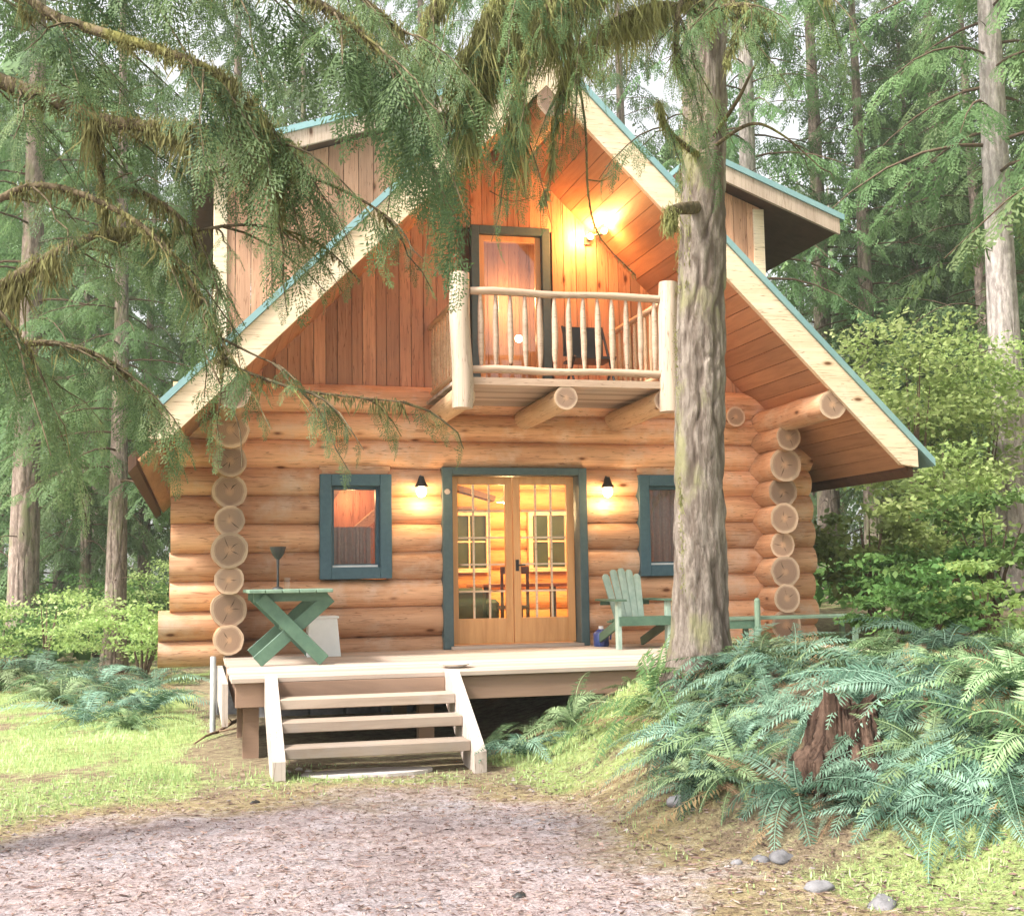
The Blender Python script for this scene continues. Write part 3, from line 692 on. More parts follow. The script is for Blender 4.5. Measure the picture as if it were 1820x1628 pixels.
for x in np.arange(-3.2, 3.4, .6): b.box((x, -3.69, -.24), (x + .04, -.2, -.048))
b.build('joists', M['deckdark'], deck)

st = thing('wooden_steps', 'short flight of open wooden steps with pale stringers up to the deck', 'steps', (-2.35, -4.6, -.7))
for x in (-3.14, -1.53):
    b = MB(); b.prism([(x - .05, -3.79, .02), (x - .05, -3.79, -.26), (x - .05, -4.74, -.80), (x - .05, -5.02, -.80), (x - .05, -5.02, -.56), (x - .05, -3.95, .02)], (.10, 0, 0), .5)
    b.build('stringer', M['stringer'], st, bevel=.006)
for z, y in ((-.155, -4.27), (-.315, -4.57), (-.485, -4.89)):
    b = MB(); rg = np.random.RandomState(int(-z * 100)); b.box((-3.088, y, z - .085), (-1.582, y + .285, z), rg.rand()); b.build('tread', M['step'], st, bevel=.006)
b = MB(); b.box((-3.085, -3.82, -.24), (-1.585, -3.785, -.047)); b.build('riser_board', M['deckdark'], st)

# ------------------------------------------------------------------ things on the deck
t = thing('picnic_table', 'dark green wooden picnic table with crossed legs on the deck', 'table', (-2.85, -1.5, 0))
b = MB()
for i in range(5): x = -3.27 + i * .168; b.box((x, -2.36, .725), (x + .16, -.62, .762), .4 + .1 * i)
b.build('tabletop', M['benchgreen'], t, bevel=.006)
b = MB(); b.box((-3.22, -2.22, .64), (-2.48, -2.17, .724)); b.box((-3.22, -.86, .64), (-2.48, -.81, .724)); b.box((-2.87, -2.1, .66), (-2.83, -.9, .724)); b.build('apron', M['green'], t)
for y in (-2.24, -.78):
    for a_, c_, dy in ((-3.2, -2.52, 0), (-2.5, -3.18, .052)):
        b = MB(); b.bar((a_ + .05, y + dy, .72), (c_ + (.02 if c_ > -2.8 else -.02), y + dy, .012), .04, .115, (0, 1, 0)) if False else b.bar((a_ + .05, y + dy, .68), (c_, y + dy, .04), .13, .045, (0, 1, 0)); b.build('leg', M['green'], t, bevel=.004)
b = MB(); b.bar((-2.85, -2.18, .36), (-2.85, -.8, .36), .06, .08); b.build('stretcher', M['green'], t)

t = thing('iron_goblet_lantern', 'dark iron goblet shaped candle holder standing on the picnic table', 'candle holder', (-2.96, -1.9, .762))
b = MB(); x, y = -2.96, -1.9
b.tube([(x, y, .762), (x, y, .775), (x, y, .79)], [.06, .055, .015], 16); b.tube([(x, y, .79), (x, y, .95), (x, y, 1.09)], [.014, .012, .018], 10); b.build('stem', M['dark'], t, smooth=True)
b = MB(); b.tube([(x, y, 1.07), (x, y, 1.12), (x, y, 1.17), (x, y, 1.2)], [.02, .06, .078, .085], 18); b.build('cup', M['dark'], t, smooth=True)
t = thing('drinking_glass', 'small clear drinking glass beside the candle holder on the picnic table', 'glass', (-2.86, -1.95, .762))
b = MB(); b.tube([(-2.87, -1.95, .763), (-2.87, -1.95, .88)], [.026, .034], 14, True); b.build('tumbler', M['glass'], t, smooth=True)

t = thing('white_storage_box', 'white plastic box standing on the deck behind the picnic table', 'box', (-2.35, -.75, 0))
b = MB(); b.prism([(-2.58, -.9, .0), (-2.2, -.9, .0), (-2.24, -.9, .42), (-2.55, -.9, .42)], (0, .32, 0)); b.build('body', M['white'], t, bevel=.015)
b = MB(); b.box((-2.57, -.92, .42), (-2.22, -.56, .45)); b.build('lid', M['white'], t, bevel=.01)

t = thing('blue_jug', 'dark blue plastic jug on the deck beside the door frame', 'jug', (1.0, -.45, 0))
b = MB(); x, y = 1.0, -.5
b.tube([(x, y, .0), (x, y, .02), (x, y, .16), (x, y, .19), (x, y, .21)], [.085, .095, .095, .06, .035], 18); b.build('body', M['blue'], t, smooth=True)
b = MB(); b.tube([(x, y, .21), (x, y, .245)], .03, 14); b.build('cap', M['white'], t)
b = MB(); b.tube([(x + .06, y - .03, .19), (x + .11, y - .05, .17), (x + .1, y - .05, .08)], .012, 8); b.build('handle', M['blue'], t)

# adirondack chair, facing the camera
t = thing('adirondack_chair', 'faded green slatted garden chair with wide arms on the deck right of the doors', 'chair', (1.25, -.9, 0))
for i in range(5):
    f = (i - 2) / 2.; b = MB(); x0 = 1.27 + f * .15; x1 = 1.27 + f * .20
    h = .93 - .035 * abs(f) ** 2 * 2
    b.prism([(x0 - .036, -.80, .32), (x0 + .036, -.80, .32), (x1 + .045, -.52, h - .02), (x1 + .02, -.515, h + .012), (x1 - .02, -.515, h + .012), (x1 - .045, -.52, h - .02)], (0, .022, 0), .3 + .15 * i); b.build('back_slat', M['palegreen'], t)
for i in range(5): b = MB(); b.bar((.98, -1.25 + i * .105, .365 - i * .015), (1.58, -1.25 + i * .105, .365 - i * .015), .095, .022); b.build('seat_slat', M['green'], t)
b = MB(); b.box((.96, -1.325, .27), (1.6, -1.30, .375)); b.build('front_apron', M['green'], t)
for x in (.965, 1.575):
    b = MB(); b.box((x - .02, -1.30, .0), (x + .025, -1.2, .55)); b.build('front_leg', M['palegreen'], t)
    b = MB(); b.bar((x, -1.25, .30), (x, -.35, .04), .03, .10); b.build('rear_leg', M['green'], t)
    b = MB(); b.box((x - .07, -1.36, .552), (x + .075, -.6, .576)); b.build('armrest', M['green'], t, bevel=.004)
b = MB(); b.bar((.96, -.62, .53), (1.58, -.62, .53), .03, .06); b.build('back_rail', M['green'], t)

t = thing('garden_bench', 'long low faded green plank bench on the deck right of the big trunk', 'bench', (3.1, -1.0, 0))
for i in range(3): b = MB(); b.box((1.95, -1.25 + i * .135, .30), (4.15, -1.125 + i * .135, .335), .3 + .2 * i); b.build('seat_board', M['benchgreen'], t, bevel=.004)
b = MB(); b.box((2.0, -1.24, .2), (2.72, -1.215, .298)); b.build('apron', M['green'], t)
for x in (2.05, 2.70, 4.0):
    for y in (-1.22, -.9): b = MB(); b.box((x, y, .0), (x + .06, y + .05, .298)); b.build('leg', M['benchgreen'], t)
b = MB(); b.tube([(2.70, -1.29, .02), (2.70, -1.29, .35), (2.70, -1.29, .53), (2.70, -1.29, .56)], [.036, .036, .036, .02], 10); b.build('arm_post', M['benchgreen'], t)

# balcony chair, dark
t = thing('folding_chair', 'dark folding chair standing on the balcony behind the railing', 'chair', (.75, -1.0, 3.0))
b = MB(); b.box((.5, -1.25, 3.4), (1.0, -.8, 3.43)); b.build('seat', M['dark'], t)
b = MB(); b.box((.5, -.82, 3.5), (1.0, -.79, 3.86)); b.build('backrest', M['dark'], t)
for x in (.5, 1.0):
    b = MB(); b.tube([(x, -1.3, 3.0), (x, -.78, 3.87)], .016, 8); b.build('leg', M['dark'], t)
    b = MB(); b.tube([(x, -.75, 3.0), (x, -1.28, 3.42)], .016, 8); b.build('leg', M['dark'], t)

# white pipe beside the deck corner
b = MB(); p = [(-3.60, -1.4, -.75), (-3.60, -1.4, .0), (-3.60, -1.38, .06)]
b.tube(p, .03, 12, True); tag(b.build('standpipe', M['pipe'], smooth=True), 'thin grey upright pipe beside the left end of the deck', 'pipe')
b = MB(); b.prism([(-3.55, -3.7, -.42), (-3.50, -3.7, -.42), (-3.50, -3.7, -.05), (-3.55, -3.7, -.05)], (0, 2.6, 0)); tag(b.build('skirting_board', M['stringer']), 'pale skirting board along the left side of the deck', 'board')
b = MB(); pts = G(655, 1372); rg = np.random.RandomState(5)
ph = np.linspace(0, 2 * pi, 14, endpoint=False); rr = 1 + .16 * (rg.rand(14) - .5)
pl_ = np.stack([pts[0] + .55 * rr * np.cos(ph), pts[1] - .03 + .19 * rr * np.sin(ph), np.full(14, float(height(pts[0], pts[1])) - .03)], 1); b.prism(pl_, (0, 0, .062))
M['slab'] = simple('pale_slab_stone', (.62, .56, .52), (.46, .41, .38), 7., .85, .2, .5)
tag(b.build('step_stone', M['slab'], bevel=.01), 'flat pale stone slab set in the ground below the steps', 'stone')
# small white saucer on the deck at the top of the steps
b = MB(); p = (-1.38, -3.3, 0); b.tube([(p[0], p[1], .002), (p[0], p[1], .012), (p[0], p[1], .04)], [.07, .1, .16], 18); tag(b.build('dish', M['white'], smooth=True), 'white shallow dish on the deck near the top of the steps', 'dish')

# ================================================================== vegetation
def rot_basis(d, up=(0, 0, 1)):
    """rows x (along d), y, z"""
    x = nrm(d); y = nrm(np.cross(up, x)); z = np.cross(x, y); return np.stack([x, y, z])
def diamond(p, d, side, ln, wd, bend=None):
    """arrays of diamonds: base p, direction d, side vector, length, width"""
    p = np.asarray(p); d = np.asarray(d); side = np.asarray(side); ln = np.asarray(ln)[:, None]; wd = np.asarray(wd)[:, None]
    m = p + d * ln * .45
    tip = p + d * ln
    if bend is not None: tip = tip + bend
    return np.stack([p, m + side * wd * .5, tip, m - side * wd * .5], 1)
def spray_tpl(rg, L=1., nt_=11, nl=4, ang=55, lw=.035, droop=.35, wfac=.42):
    """flat drooping conifer spray along +x: side twigs carrying short needle diamonds"""
    Q = []; 
    for i in range(nt_):
        t = (i + .6) / nt_; base = np.array([L * t, .03 * sin(t * 5), -droop * L * t * t])
        for sgn in (-1, 1):
            tl = L * wfac * (1 - t) ** .75 + .07 * L; tl *= .75 + .5 * rg.rand(); a = radians(ang + 18 * (rg.rand() - .5) - 25 * t) * sgn
            d = np.array([cos(a), sin(a), -.22 - .3 * rg.rand()]); d /= np.linalg.norm(d)
            for k in range(nl):
                u = k / nl; pp = base + d * tl * u + np.array([0, 0, -.12 * tl * u * u])
                jit = radians(36) * (1 if k % 2 else -1) * (.4 + .8 * rg.rand())
                dd = np.array([d[0] * cos(jit) - d[1] * sin(jit), d[0] * sin(jit) + d[1] * cos(jit), d[2] - .15 * rg.rand()])
                ll = tl / nl * (1.5 + .5 * rg.rand())
                sd_ = nrm(np.cross(dd, [.3 * (rg.rand() - .5), .3 * (rg.rand() - .5), 1]))
                Q.append(diamond([pp], [dd], [sd_], [ll], [lw * L * (.7 + .6 * rg.rand())])[0])
    return np.array(Q)
def place(Q, p, R, s=1.): return Q @ (R * s) + np.asarray(p)
RG = np.random.RandomState(1234)
SPR = [spray_tpl(np.random.RandomState(i), 1., 11, 4, 55, .05, .35) for i in range(5)]           # mid distance
SPRF = [spray_tpl(np.random.RandomState(i + 50), 1., 15, 5, 58, .029, .45, .36) for i in range(6)]     # foreground, fine
SPRC = [spray_tpl(np.random.RandomState(i + 90), 1., 7, 2, 50, .13, .3) for i in range(4)]     # far, coarse

def tree_mesh(rg, h, r, cb, mb, nb, sprays, sp_step=.5, sp_len=.9, droop=.25, twigs=20, lean=0.):
    """returns (trunk MB, crown MB, deadwood MB): a conifer standing at the origin"""
    tr = MB(); n = 14; t = np.linspace(0, 1, n)
    pts = np.stack([lean * t * h + .08 * np.sin(t * 5 + rg.rand() * 6), .08 * np.cos(t * 4 + rg.rand() * 6), -.6 + t * (h + .6)], 1)
    rad = r * (1 - .86 * t) * (1 + .55 * np.exp(-t * h / .35)); tr.tube(pts, rad, 14, True, .5, .10, rg.randint(9999))
    axis = lambda z: np.array([np.interp(z, pts[:, 2], pts[:, 0]), np.interp(z, pts[:, 2], pts[:, 1]), z])
    cr = MB(); lb = MB(); QQ = []; TT = []
    for i in range(nb):
        u = (i + rg.rand()) / nb; z = cb + (h - cb) * u ** 1.05; az = i * 2.399 + rg.rand() * .9
        l = mb * ((1 - u) ** .75 + .06) * (.65 + .5 * rg.rand()); dr = droop * (1.1 - u) + .12 * rg.rand()
        k = 6; s_ = np.linspace(0, 1, k); dirh = np.array([cos(az), sin(az), 0])
        bp = axis(z) + dirh * (l * s_)[:, None] + np.array([0, 0, 1.]) * (l * (.12 * s_ - dr * s_ ** 2))[:, None]
        tr.tube(bp, np.linspace(max(.012, r * .13 * (1 - u)), .006, k), 4, False, mi=1)
        sv = np.arange(.22, 1.0, sp_step / max(l, .3)); 
        tone = np.clip(.5 + .35 * (rg.rand() - .5), 0, 1)
        for q in list(sv) + [1.]:
            c = np.array([np.interp(q, s_, bp[:, j]) for j in range(3)])
            for sgn in ((-1, 1) if q < 1 else (0,)):
                a = az + sgn * radians(45 + 25 * rg.rand()); d = np.array([cos(a), sin(a), -.15 - .55 * rg.rand() - droop * .5])
                T = sprays[rg.randint(len(sprays))]; sc = sp_len * (.55 + .6 * rg.rand()) * (1 - .35 * q if sgn else .9)
                QQ.append(place(T, c, rot_basis(d), sc)); TT.append(np.clip(tone + .25 * (rg.rand() - .5) + .12 * (rg.rand(len(T)) - .5), 0, 1))
    cr.quads(np.concatenate(QQ), np.concatenate(TT))
    for i in range(twigs):
        z = rg.rand() * (cb + 2) + 1.2; az = rg.rand() * 6.28; l = .3 + 1.3 * rg.rand(); p0 = axis(z); d = np.array([cos(az), sin(az), -.1 + .35 * (rg.rand() - .5)])
        tr.tube([p0, p0 + d * l * .5 + np.array([0, 0, .03]), p0 + d * l + np.array([0, 0, -.1 * rg.rand()])], [.016, .01, .004], 4, False, mi=1)
    return tr, cr, lb
def tree_thing(name, label, group, bk, nd, parts):
    t = thing(name, label, 'tree', (0, 0, 0), group); tr, cr, lb = parts
    o = tr.build('trunk', [bk, M['twig']], t, smooth=True); cr.build('crown', nd, t); return t
rg = np.random.RandomState(7)
KINDS = [tree_thing('fir_tree', '-', 'g', M['bark_far'], M['needle_far'], tree_mesh(rg, 24, .34, 5.5, 3.6, 75, SPR, .55, 1.15, .35)),
         tree_thing('fir_tree', '-', 'g', M['bark_pale'], M['needle_far'], tree_mesh(rg, 26, .36, 8.5, 3.3, 65, SPR, .55, 1.15, .42, 34)),
         tree_thing('hemlock_tree', '-', 'g', M['bark_far'], M['needle_far'], tree_mesh(rg, 13, .17, 1.4, 2.4, 75, SPR, .45, .95, .45, 6)),
         tree_thing('hemlock_tree', '-', 'g', M['bark_far'], M['needle_far'], tree_mesh(rg, 17, .2, 3.0, 2.9, 75, SPR, .5, 1.05, .5, 10))]
_used = set()
def plant_tree(k, px, z, label, group='conifers standing behind the cabin', s=1., base=None):
    """px = photo column of the trunk foot, z = metres in front of the camera"""
    p = P(px, 1000, z); q = np.array([p[0], p[1]]); src = KINDS[k]
    o = src if k not in _used else copy_tree(src); _used.add(k)
    o.location = (q[0], q[1], float(height(q[0], q[1])) - .05); o.rotation_euler = (0, 0, (px * 7.13) % 6.28); o.scale = (s, s, s)
    o['label'] = label; o['group'] = group; return o
# left of the cabin
plant_tree(0, 42, 26, 'thick fir trunk standing near the left edge of the photo', s=.95)
plant_tree(0, 205, 23, 'dark mid-sized fir trunk rising from ferns left of the log wall', s=.62)
plant_tree(3, 148, 30, 'thin dark hemlock between the thick left trunk and the cabin', s=.8)
plant_tree(3, 262, 36, 'slender hemlock just left of the stacked log ends', s=1.)
plant_tree(2, 105, 34, 'low green hemlock filling the gap between the left trunks', s=1.)
plant_tree(2, -30, 31, 'bushy hemlock cut off by the left edge of the photo', s=1.15)
plant_tree(0, -110, 36, 'tall fir beyond the left edge with its crown over the left corner')
plant_tree(2, 330, 42, 'bushy hemlock behind the left eave of the cabin', s=1.3)
plant_tree(0, 420, 38, 'tall fir rising behind the left dormer')
plant_tree(3, 545, 33, 'hemlock directly behind the left dormer roof', s=1.05)
plant_tree(1, 640, 44, 'pale trunked fir behind the middle of the roof')
plant_tree(0, 760, 40, 'tall fir behind the ridge, left of the roof peak')
plant_tree(1, 905, 36, 'tall fir straight behind the roof peak')
plant_tree(3, 1010, 34, 'hemlock behind the roof peak on its right', s=1.1)
plant_tree(0, 1120, 42, 'tall fir behind the big trunk in front of the cabin')
# right of the cabin
plant_tree(1, 1358, 29, 'pale bare fir trunk rising behind the right dormer', s=.9)
plant_tree(0, 1475, 33, 'brown fir trunk right of the right dormer', s=.95)
plant_tree(0, 1556, 31, 'reddish fir trunk midway between the dormer and the right edge', s=.8)
plant_tree(2, 1640, 33, 'dense hemlock behind the bright green maple', s=1.3)
plant_tree(3, 1445, 52, 'far hemlock in the gap right of the dormer roof', s=1.)
plant_tree(0, 1700, 38, 'tall dark fir behind the bright green maple')
plant_tree(1, 1815, 22.5, 'thick pale trunk at the right edge of the photo', s=.95)
plant_tree(3, 1765, 30, 'hemlock drooping just left of the thick pale trunk', s=1.1)
plant_tree(2, 1890, 28, 'bushy hemlock beyond the right edge of the photo', s=1.3)
plant_tree(0, 1960, 34, 'tall fir beyond the right edge of the photo')

for px_, z_, k_ in ((2380, 10.5, 3), (2420, 14, 0), (2380, 18.5, 2), (2330, 24, 0)):  # unseen conifers added out of view to darken the right eave and log ends
    o = copy_tree(KINDS[k_]); q_ = P(px_, 1000, z_); o.location = (q_[0], q_[1], float(height(q_[0], q_[1])) - .05); o.rotation_euler = (0, 0, px_ * .37); o.scale = (1, 1, 1); o['label'] = 'unseen conifer added to shade the right side of the cabin'; o['group'] = 'unseen conifers added for shade'
# far wood that reads as one mass
rg = np.random.RandomState(77); b = MB(); trk = MB(); QQ = []; TT = []
for i in range(64):
    px = rg.uniform(-350, 2200); z = rg.uniform(48, 95)
    if (1300 < px < 1450 or 240 < px < 470) and rg.rand() < .85: continue
    p = P(px, 1000, z); p[2] = float(height(p[0], p[1])); h = rg.uniform(15, 30); r = rg.uniform(.18, .4)
    trk.tube([p + [0, 0, -.5], p + [0, 0, h * .5], p + [.3 * (rg.rand() - .5), 0, h]], [r, r * .7, .04], 7, False, rg.rand())
    cb = rg.uniform(2., 7.); tone = rg.rand()
    for j in range(95):
        u = rg.rand() ** .9; zz = cb + (h - cb) * u; az = rg.rand() * 6.28; l = 3.8 * (1 - u) ** .8 * (.3 + .7 * rg.rand()) + .2
        d = np.array([cos(az), sin(az), -.5 - .5 * rg.rand()]); T = SPRC[rg.randint(4)]
        QQ.append(place(T, p + np.array([cos(az) * l * .6, sin(az) * l * .6, zz]), rot_basis(d), 1.5 + 1.4 * rg.rand())); TT.append(np.clip(.25 + .5 * tone + .35 * (rg.rand() - .5) + np.zeros(len(T)), 0, 1))
b.quads(np.concatenate(QQ), np.concatenate(TT), mi=0)
for V_, (F_, _) in zip(trk.v, trk.f): pass
for V_, T_, (F_, _), n0 in zip(trk.v, trk.t, trk.f, np.cumsum([0] + [len(v) for v in trk.v])): b.add(V_, F_ - n0, T_, mi=1)
o = b.build('far_forest', [M['needle_far'], M['bark_far']]); o['kind'] = 'stuff'; o['label'] = 'distant conifer wood closing the view behind the cabin'

def leaf_cloud(rg, n, c, r, sz, flat=.5):
    """n broad leaves in an ellipsoid, clumped"""
    nc = max(6, n // 100); ctr = rg.randn(nc, 3); ctr /= np.linalg.norm(ctr, axis=1)[:, None]; ctr *= (rg.rand(nc, 1) ** .4)
    k = rg.randint(nc, size=n); p = (ctr[k] + np.array([.15, .15, .06]) * rg.randn(n, 3)) * np.asarray(r) + np.asarray(c)
    d = rg.randn(n, 3); d[:, 2] *= flat; d[:, 2] -= .35; d /= np.linalg.norm(d, axis=1)[:, None]
    up = rg.randn(n, 3) * .5 + np.array([0, 0, 1.]); sd_ = np.cross(d, up); sd_ /= np.linalg.norm(sd_, axis=1)[:, None] + 1e-9
    ln = sz * (.6 + .8 * rg.rand(n)); tone = rg.rand(nc)[k] * .6 + .4 * rg.rand(n)
    return diamond(p, d, sd_, ln, ln * .6), tone
def bush(name, label, cat, px, z, hgt, wid, n, sz, mat, seed, group=None, py=None, stems=5):
    rg = np.random.RandomState(seed); p = P(px, 1000, z); p[2] = float(height(p[0], p[1]))
    t = thing(name, label, cat, tuple(p), group)
    lo = (.42 if hgt > 4 else .2) * hgt; Q, T = leaf_cloud(rg, n, p + np.array([0, 0, lo + (hgt - lo) * .5]), (wid, wid, (hgt - lo) * .55), sz)
    b = MB(); b.quads(Q, T); b.build('foliage', mat, t)
    b = MB()
    for i in range(stems):
        a = rg.rand() * 6.28; e = p + np.array([cos(a) * wid * .6 * rg.rand(), sin(a) * wid * .6 * rg.rand(), hgt * (.6 + .3 * rg.rand())])
        b.tube([p + [0, 0, -.1], p * .6 + e * .4 + np.array([0, 0, .1 * hgt]), e], [.02 + .008 * hgt, .015 + .004 * hgt, .005], 6, False)
    b.build('stems', M['twig'], t); return t
MA = 'bright green vine maples right of the cabin'
bush('vine_maple', 'tall bright green maple behind the right eave tip', 'maple', 1625, 21, 5.0, 1.7, 7000, .11, M['leaf'], 1, MA)
bush('vine_maple', 'bright green maple next to the thick pale trunk at the right edge', 'maple', 1745, 22, 4.9, 1.5, 5500, .11, M['leaf'], 2, MA)
bush('vine_maple', 'smaller bright green maple under the tip of the right eave', 'maple', 1690, 18, 2.9, 1.2, 3000, .10, M['leaf'], 3, MA)
bush('evergreen_shrub', 'fresh green shrub against the right corner of the log wall', 'shrub', 1545, 17.2, 1.9, .95, 2600, .12, M['leaf'], 4)
bush('evergreen_shrub', 'dull green shrub below the maples at the right edge', 'shrub', 1760, 15.5, 1.6, 1.2, 2400, .11, M['shrub'], 5)
bush('evergreen_shrub', 'dull green shrub between the log corner and the maple stems', 'shrub', 1640, 15.5, 1.25, 1.0, 2200, .1, M['shrub'], 6)
bush('evergreen_shrub', 'pale leggy shrub hiding the right end of the deck', 'shrub', 1585, 11.6, .5, .42, 1500, .06, M['shrub'], 7)
bush('evergreen_shrub', 'spreading green shrub above the ferns right of the deck', 'shrub', 1650, 12.2, .75, .55, 2200, .07, M['shrub'], 8)
bush('evergreen_shrub', 'bright green shrub above the ferns at the right edge', 'shrub', 1745, 12.5, .95, .7, 2600, .07, M['leaf'], 9)
for i, (px, z, h_) in enumerate(((85, 22, 2.2), (175, 26, 2.6), (255, 21, 2.0), (10, 24, 1.8), (300, 26, 3.2))):
    h_ *= .68; bush('understory_shrub', ['light green shrub right of the thick trunk at the left edge', 'light green shrub between the dark fir trunks on the left', 'light green shrub close to the left log wall', 'light green shrub at the left edge of the photo', 'tall light green shrub behind the left log corner'][i], 'shrub', px, z, h_, 1.3, 4200, .07, M['shrub'] if i % 2 else M['leaf'], 20 + i, 'light green shrubs left of the cabin')
# low undergrowth far behind
rg = np.random.RandomState(31); n = 26000
px = rg.uniform(-300, 2150, n); z = rg.uniform(24, 60, n)
pp = np.stack([P(a, 1000, c) for a, c in zip(px, z)]); ok = ~((np.abs(pp[:, 0]) < 5.2) & (pp[:, 1] < 8.5)); pp = pp[ok]
hh = height(pp[:, 0], pp[:, 1]); mx = 1.9 * fbm(pp[:, 0] * .35, pp[:, 1] * .35, 3) ** 1.3
pp[:, 2] = hh + mx * rg.rand(len(pp)) ** .7
d = rg.randn(len(pp), 3); d[:, 2] *= .4; d /= np.linalg.norm(d, axis=1)[:, None]; sd_ = np.cross(d, rg.randn(len(pp), 3) * .5 + [0, 0, 1.]); sd_ /= np.linalg.norm(sd_, axis=1)[:, None]
ln = .25 + .3 * rg.rand(len(pp)); b = MB(); b.quads(diamond(pp, d, sd_, ln, ln * .55), rg.rand(len(pp)))
o = b.build('undergrowth', M['shrub']); o['kind'] = 'stuff'; o['label'] = 'low green undergrowth on the forest floor'

# ------------------------------------------------------------------ ferns
def fern_mesh(rg, nf, L, up=1.):
    b = MB(); QQ = ([], []); TT = ([], [])
    for i in range(nf):
        m_ = 1 if (i % 6 == 5) else 0
        az = i * 2.399 + .6 * rg.rand(); l = L * (.6 + .6 * rg.rand()); el = radians(38 + 40 * rg.rand() * min(up, 1.)); sag = .50 + .50 * rg.rand()
        if m_: el *= .45
        n = 36; t = np.linspace(.0, 1, n); cur = .5 * (rg.rand() - .5)
        ca = az + cur * t; hd = np.stack([np.cos(ca), np.sin(ca), 0 * t], 1); s_ = l * t
        pts = hd * (s_ * (cos(el) + .35 * t))[:, None] + np.array([0, 0, 1.]) * (s_ * sin(el) - sag * l * t ** 2.2 * (sin(el) + .2))[:, None]
        tang = np.gradient(pts, axis=0); tang /= np.linalg.norm(tang, axis=1)[:, None]
        side = np.cross(tang, [0, 0, 1.]); side /= np.linalg.norm(side, axis=1)[:, None] + 1e-9; nor = np.cross(side, tang)
        tw = 1.1 * (rg.rand() - .5); side = side * cos(tw) + nor * sin(tw)
        lp = l * .115 * np.sin(np.pi * np.clip(t * .84 + .14, 0, 1)) ** .75; tone = .1 + .8 * rg.rand()
        for sg in (-1, 1):
            dd = side * sg + tang * (.3 + .5 * t[:, None]) - np.array([0, 0, .30]) + .12 * rg.randn(n, 3); dd /= np.linalg.norm(dd, axis=1)[:, None]
            QQ[m_].append(diamond(pts[2:], dd[2:], tang[2:], lp[2:] * (.8 + .4 * rg.rand(n - 2)), np.full(n - 2, l / n * .74))); TT[m_].append(np.clip(tone + .3 * (rg.rand(n - 2) - .5), 0, 1))
        w_ = .003 + .003 * (1 - t); QQ[m_].append(np.stack([pts[:-1] + side[:-1] * w_[:-1, None], pts[1:] + side[1:] * w_[1:, None], pts[1:] - side[1:] * w_[1:, None], pts[:-1] - side[:-1] * w_[:-1, None]], 1)); TT[m_].append(np.full(n - 1, .75))
    for m_ in (0, 1): b.quads(np.concatenate(QQ[m_]), np.concatenate(TT[m_]), mi=m_)
    return b
M['fern_mid'] = leafmat('green_fern_fronds', (.035, .07, .025), (.12, .195, .08), (.33, .43, .22), .25, .6, 1.5, .35)
M['fern_dead'] = leafmat('dry_fern_fronds', (.12, .075, .035), (.24, .155, .075), (.38, .27, .14), .2, .7, 1.2)
rg = np.random.RandomState(5)
FERN = []
for i in range(5):
    f = fern_mesh(rg, 15 + 2 * i, .92, 1.).build('sword_fern', [M['fern'] if i < 3 else M['fern_mid'], M['fern_dead']]); FERN.append(f)
for i in range(2): FERN.append(fern_mesh(rg, 16, .6, 1.4).build('sword_fern', [M['fern_light'], M['fern_light']]))
_fu = set()
def fern(x, y, s, label, group, k=None, rg=rg):
    k = rg.randint(5) if k is None else k
    o = FERN[k] if k not in _fu else FERN[k].copy()
    if k in _fu: COL.objects.link(o)
    _fu.add(k)
    o.location = (x, y, float(height(x, y)) - .02); e_ = .25; gx = float(height(x + e_, y) - height(x - e_, y)) / (2 * e_); gy = float(height(x, y + e_) - height(x, y - e_)) / (2 * e_)
    o.rotation_euler = (Vector((-gx * .9 + .2 * (rg.rand() - .5), -gy * .9 + .2 * (rg.rand() - .5) - .08, 1)).to_track_quat('Z', 'Y') @ Matrix.Rotation(rg.rand() * 6.28, 3, 'Z').to_quaternion()).to_euler(); o.scale = (s, s, s * (.9 + .2 * rg.rand()))
    tag(o, label, 'fern', group); return o
def gp(px, py):
    """where the ray of a photo pixel meets the ground"""
    d = RC @ np.array([px - CX, py - CY, FOC])
    ts = np.linspace(3, 40, 1500) / FOC
    q = CAM + d * ts[:, None]; below = q[:, 2] < height(q[:, 0], q[:, 1]); i = np.argmax(below) if below.any() else len(ts) - 1
    return q[i]
GA, GB, GC = 'ferns on the bank right of the steps', 'ferns in the right foreground', 'ferns left of the cabin'
LA = 'blue-green sword fern on the mossy bank between the big trunk and the stump'
LB = 'large blue-green sword fern in the clump right of the red stump'
LC = 'dark sword fern in the clump under the trees left of the deck'
for px, py, s in ((1250, 1300, .85), (1275, 1255, .8), (1215, 1345, .7), (1290, 1310, .9), (1335, 1260, .85), (1380, 1250, .8), (1330, 1395, .65), (1262, 1400, .6), (1400, 1410, .65), (1385, 1330, .8), (1225, 1385, .5), (1420, 1205, .85), (1350, 1195, .75), (1300, 1205, .8), (1450, 1190, .85), (1395, 1170, .75), (1310, 1350, .7), (1430, 1290, .65), (1255, 1215, .6), (1290, 1235, .75), (1235, 1215, .5), (1345, 1320, .7)):
    q = gp(px, py)
    if rg.rand() < .14: continue
    fern(q[0] + rg.uniform(-.06, .06), q[1] + rg.uniform(-.1, .1), s * rg.uniform(.7, 1.2), LA, GA)
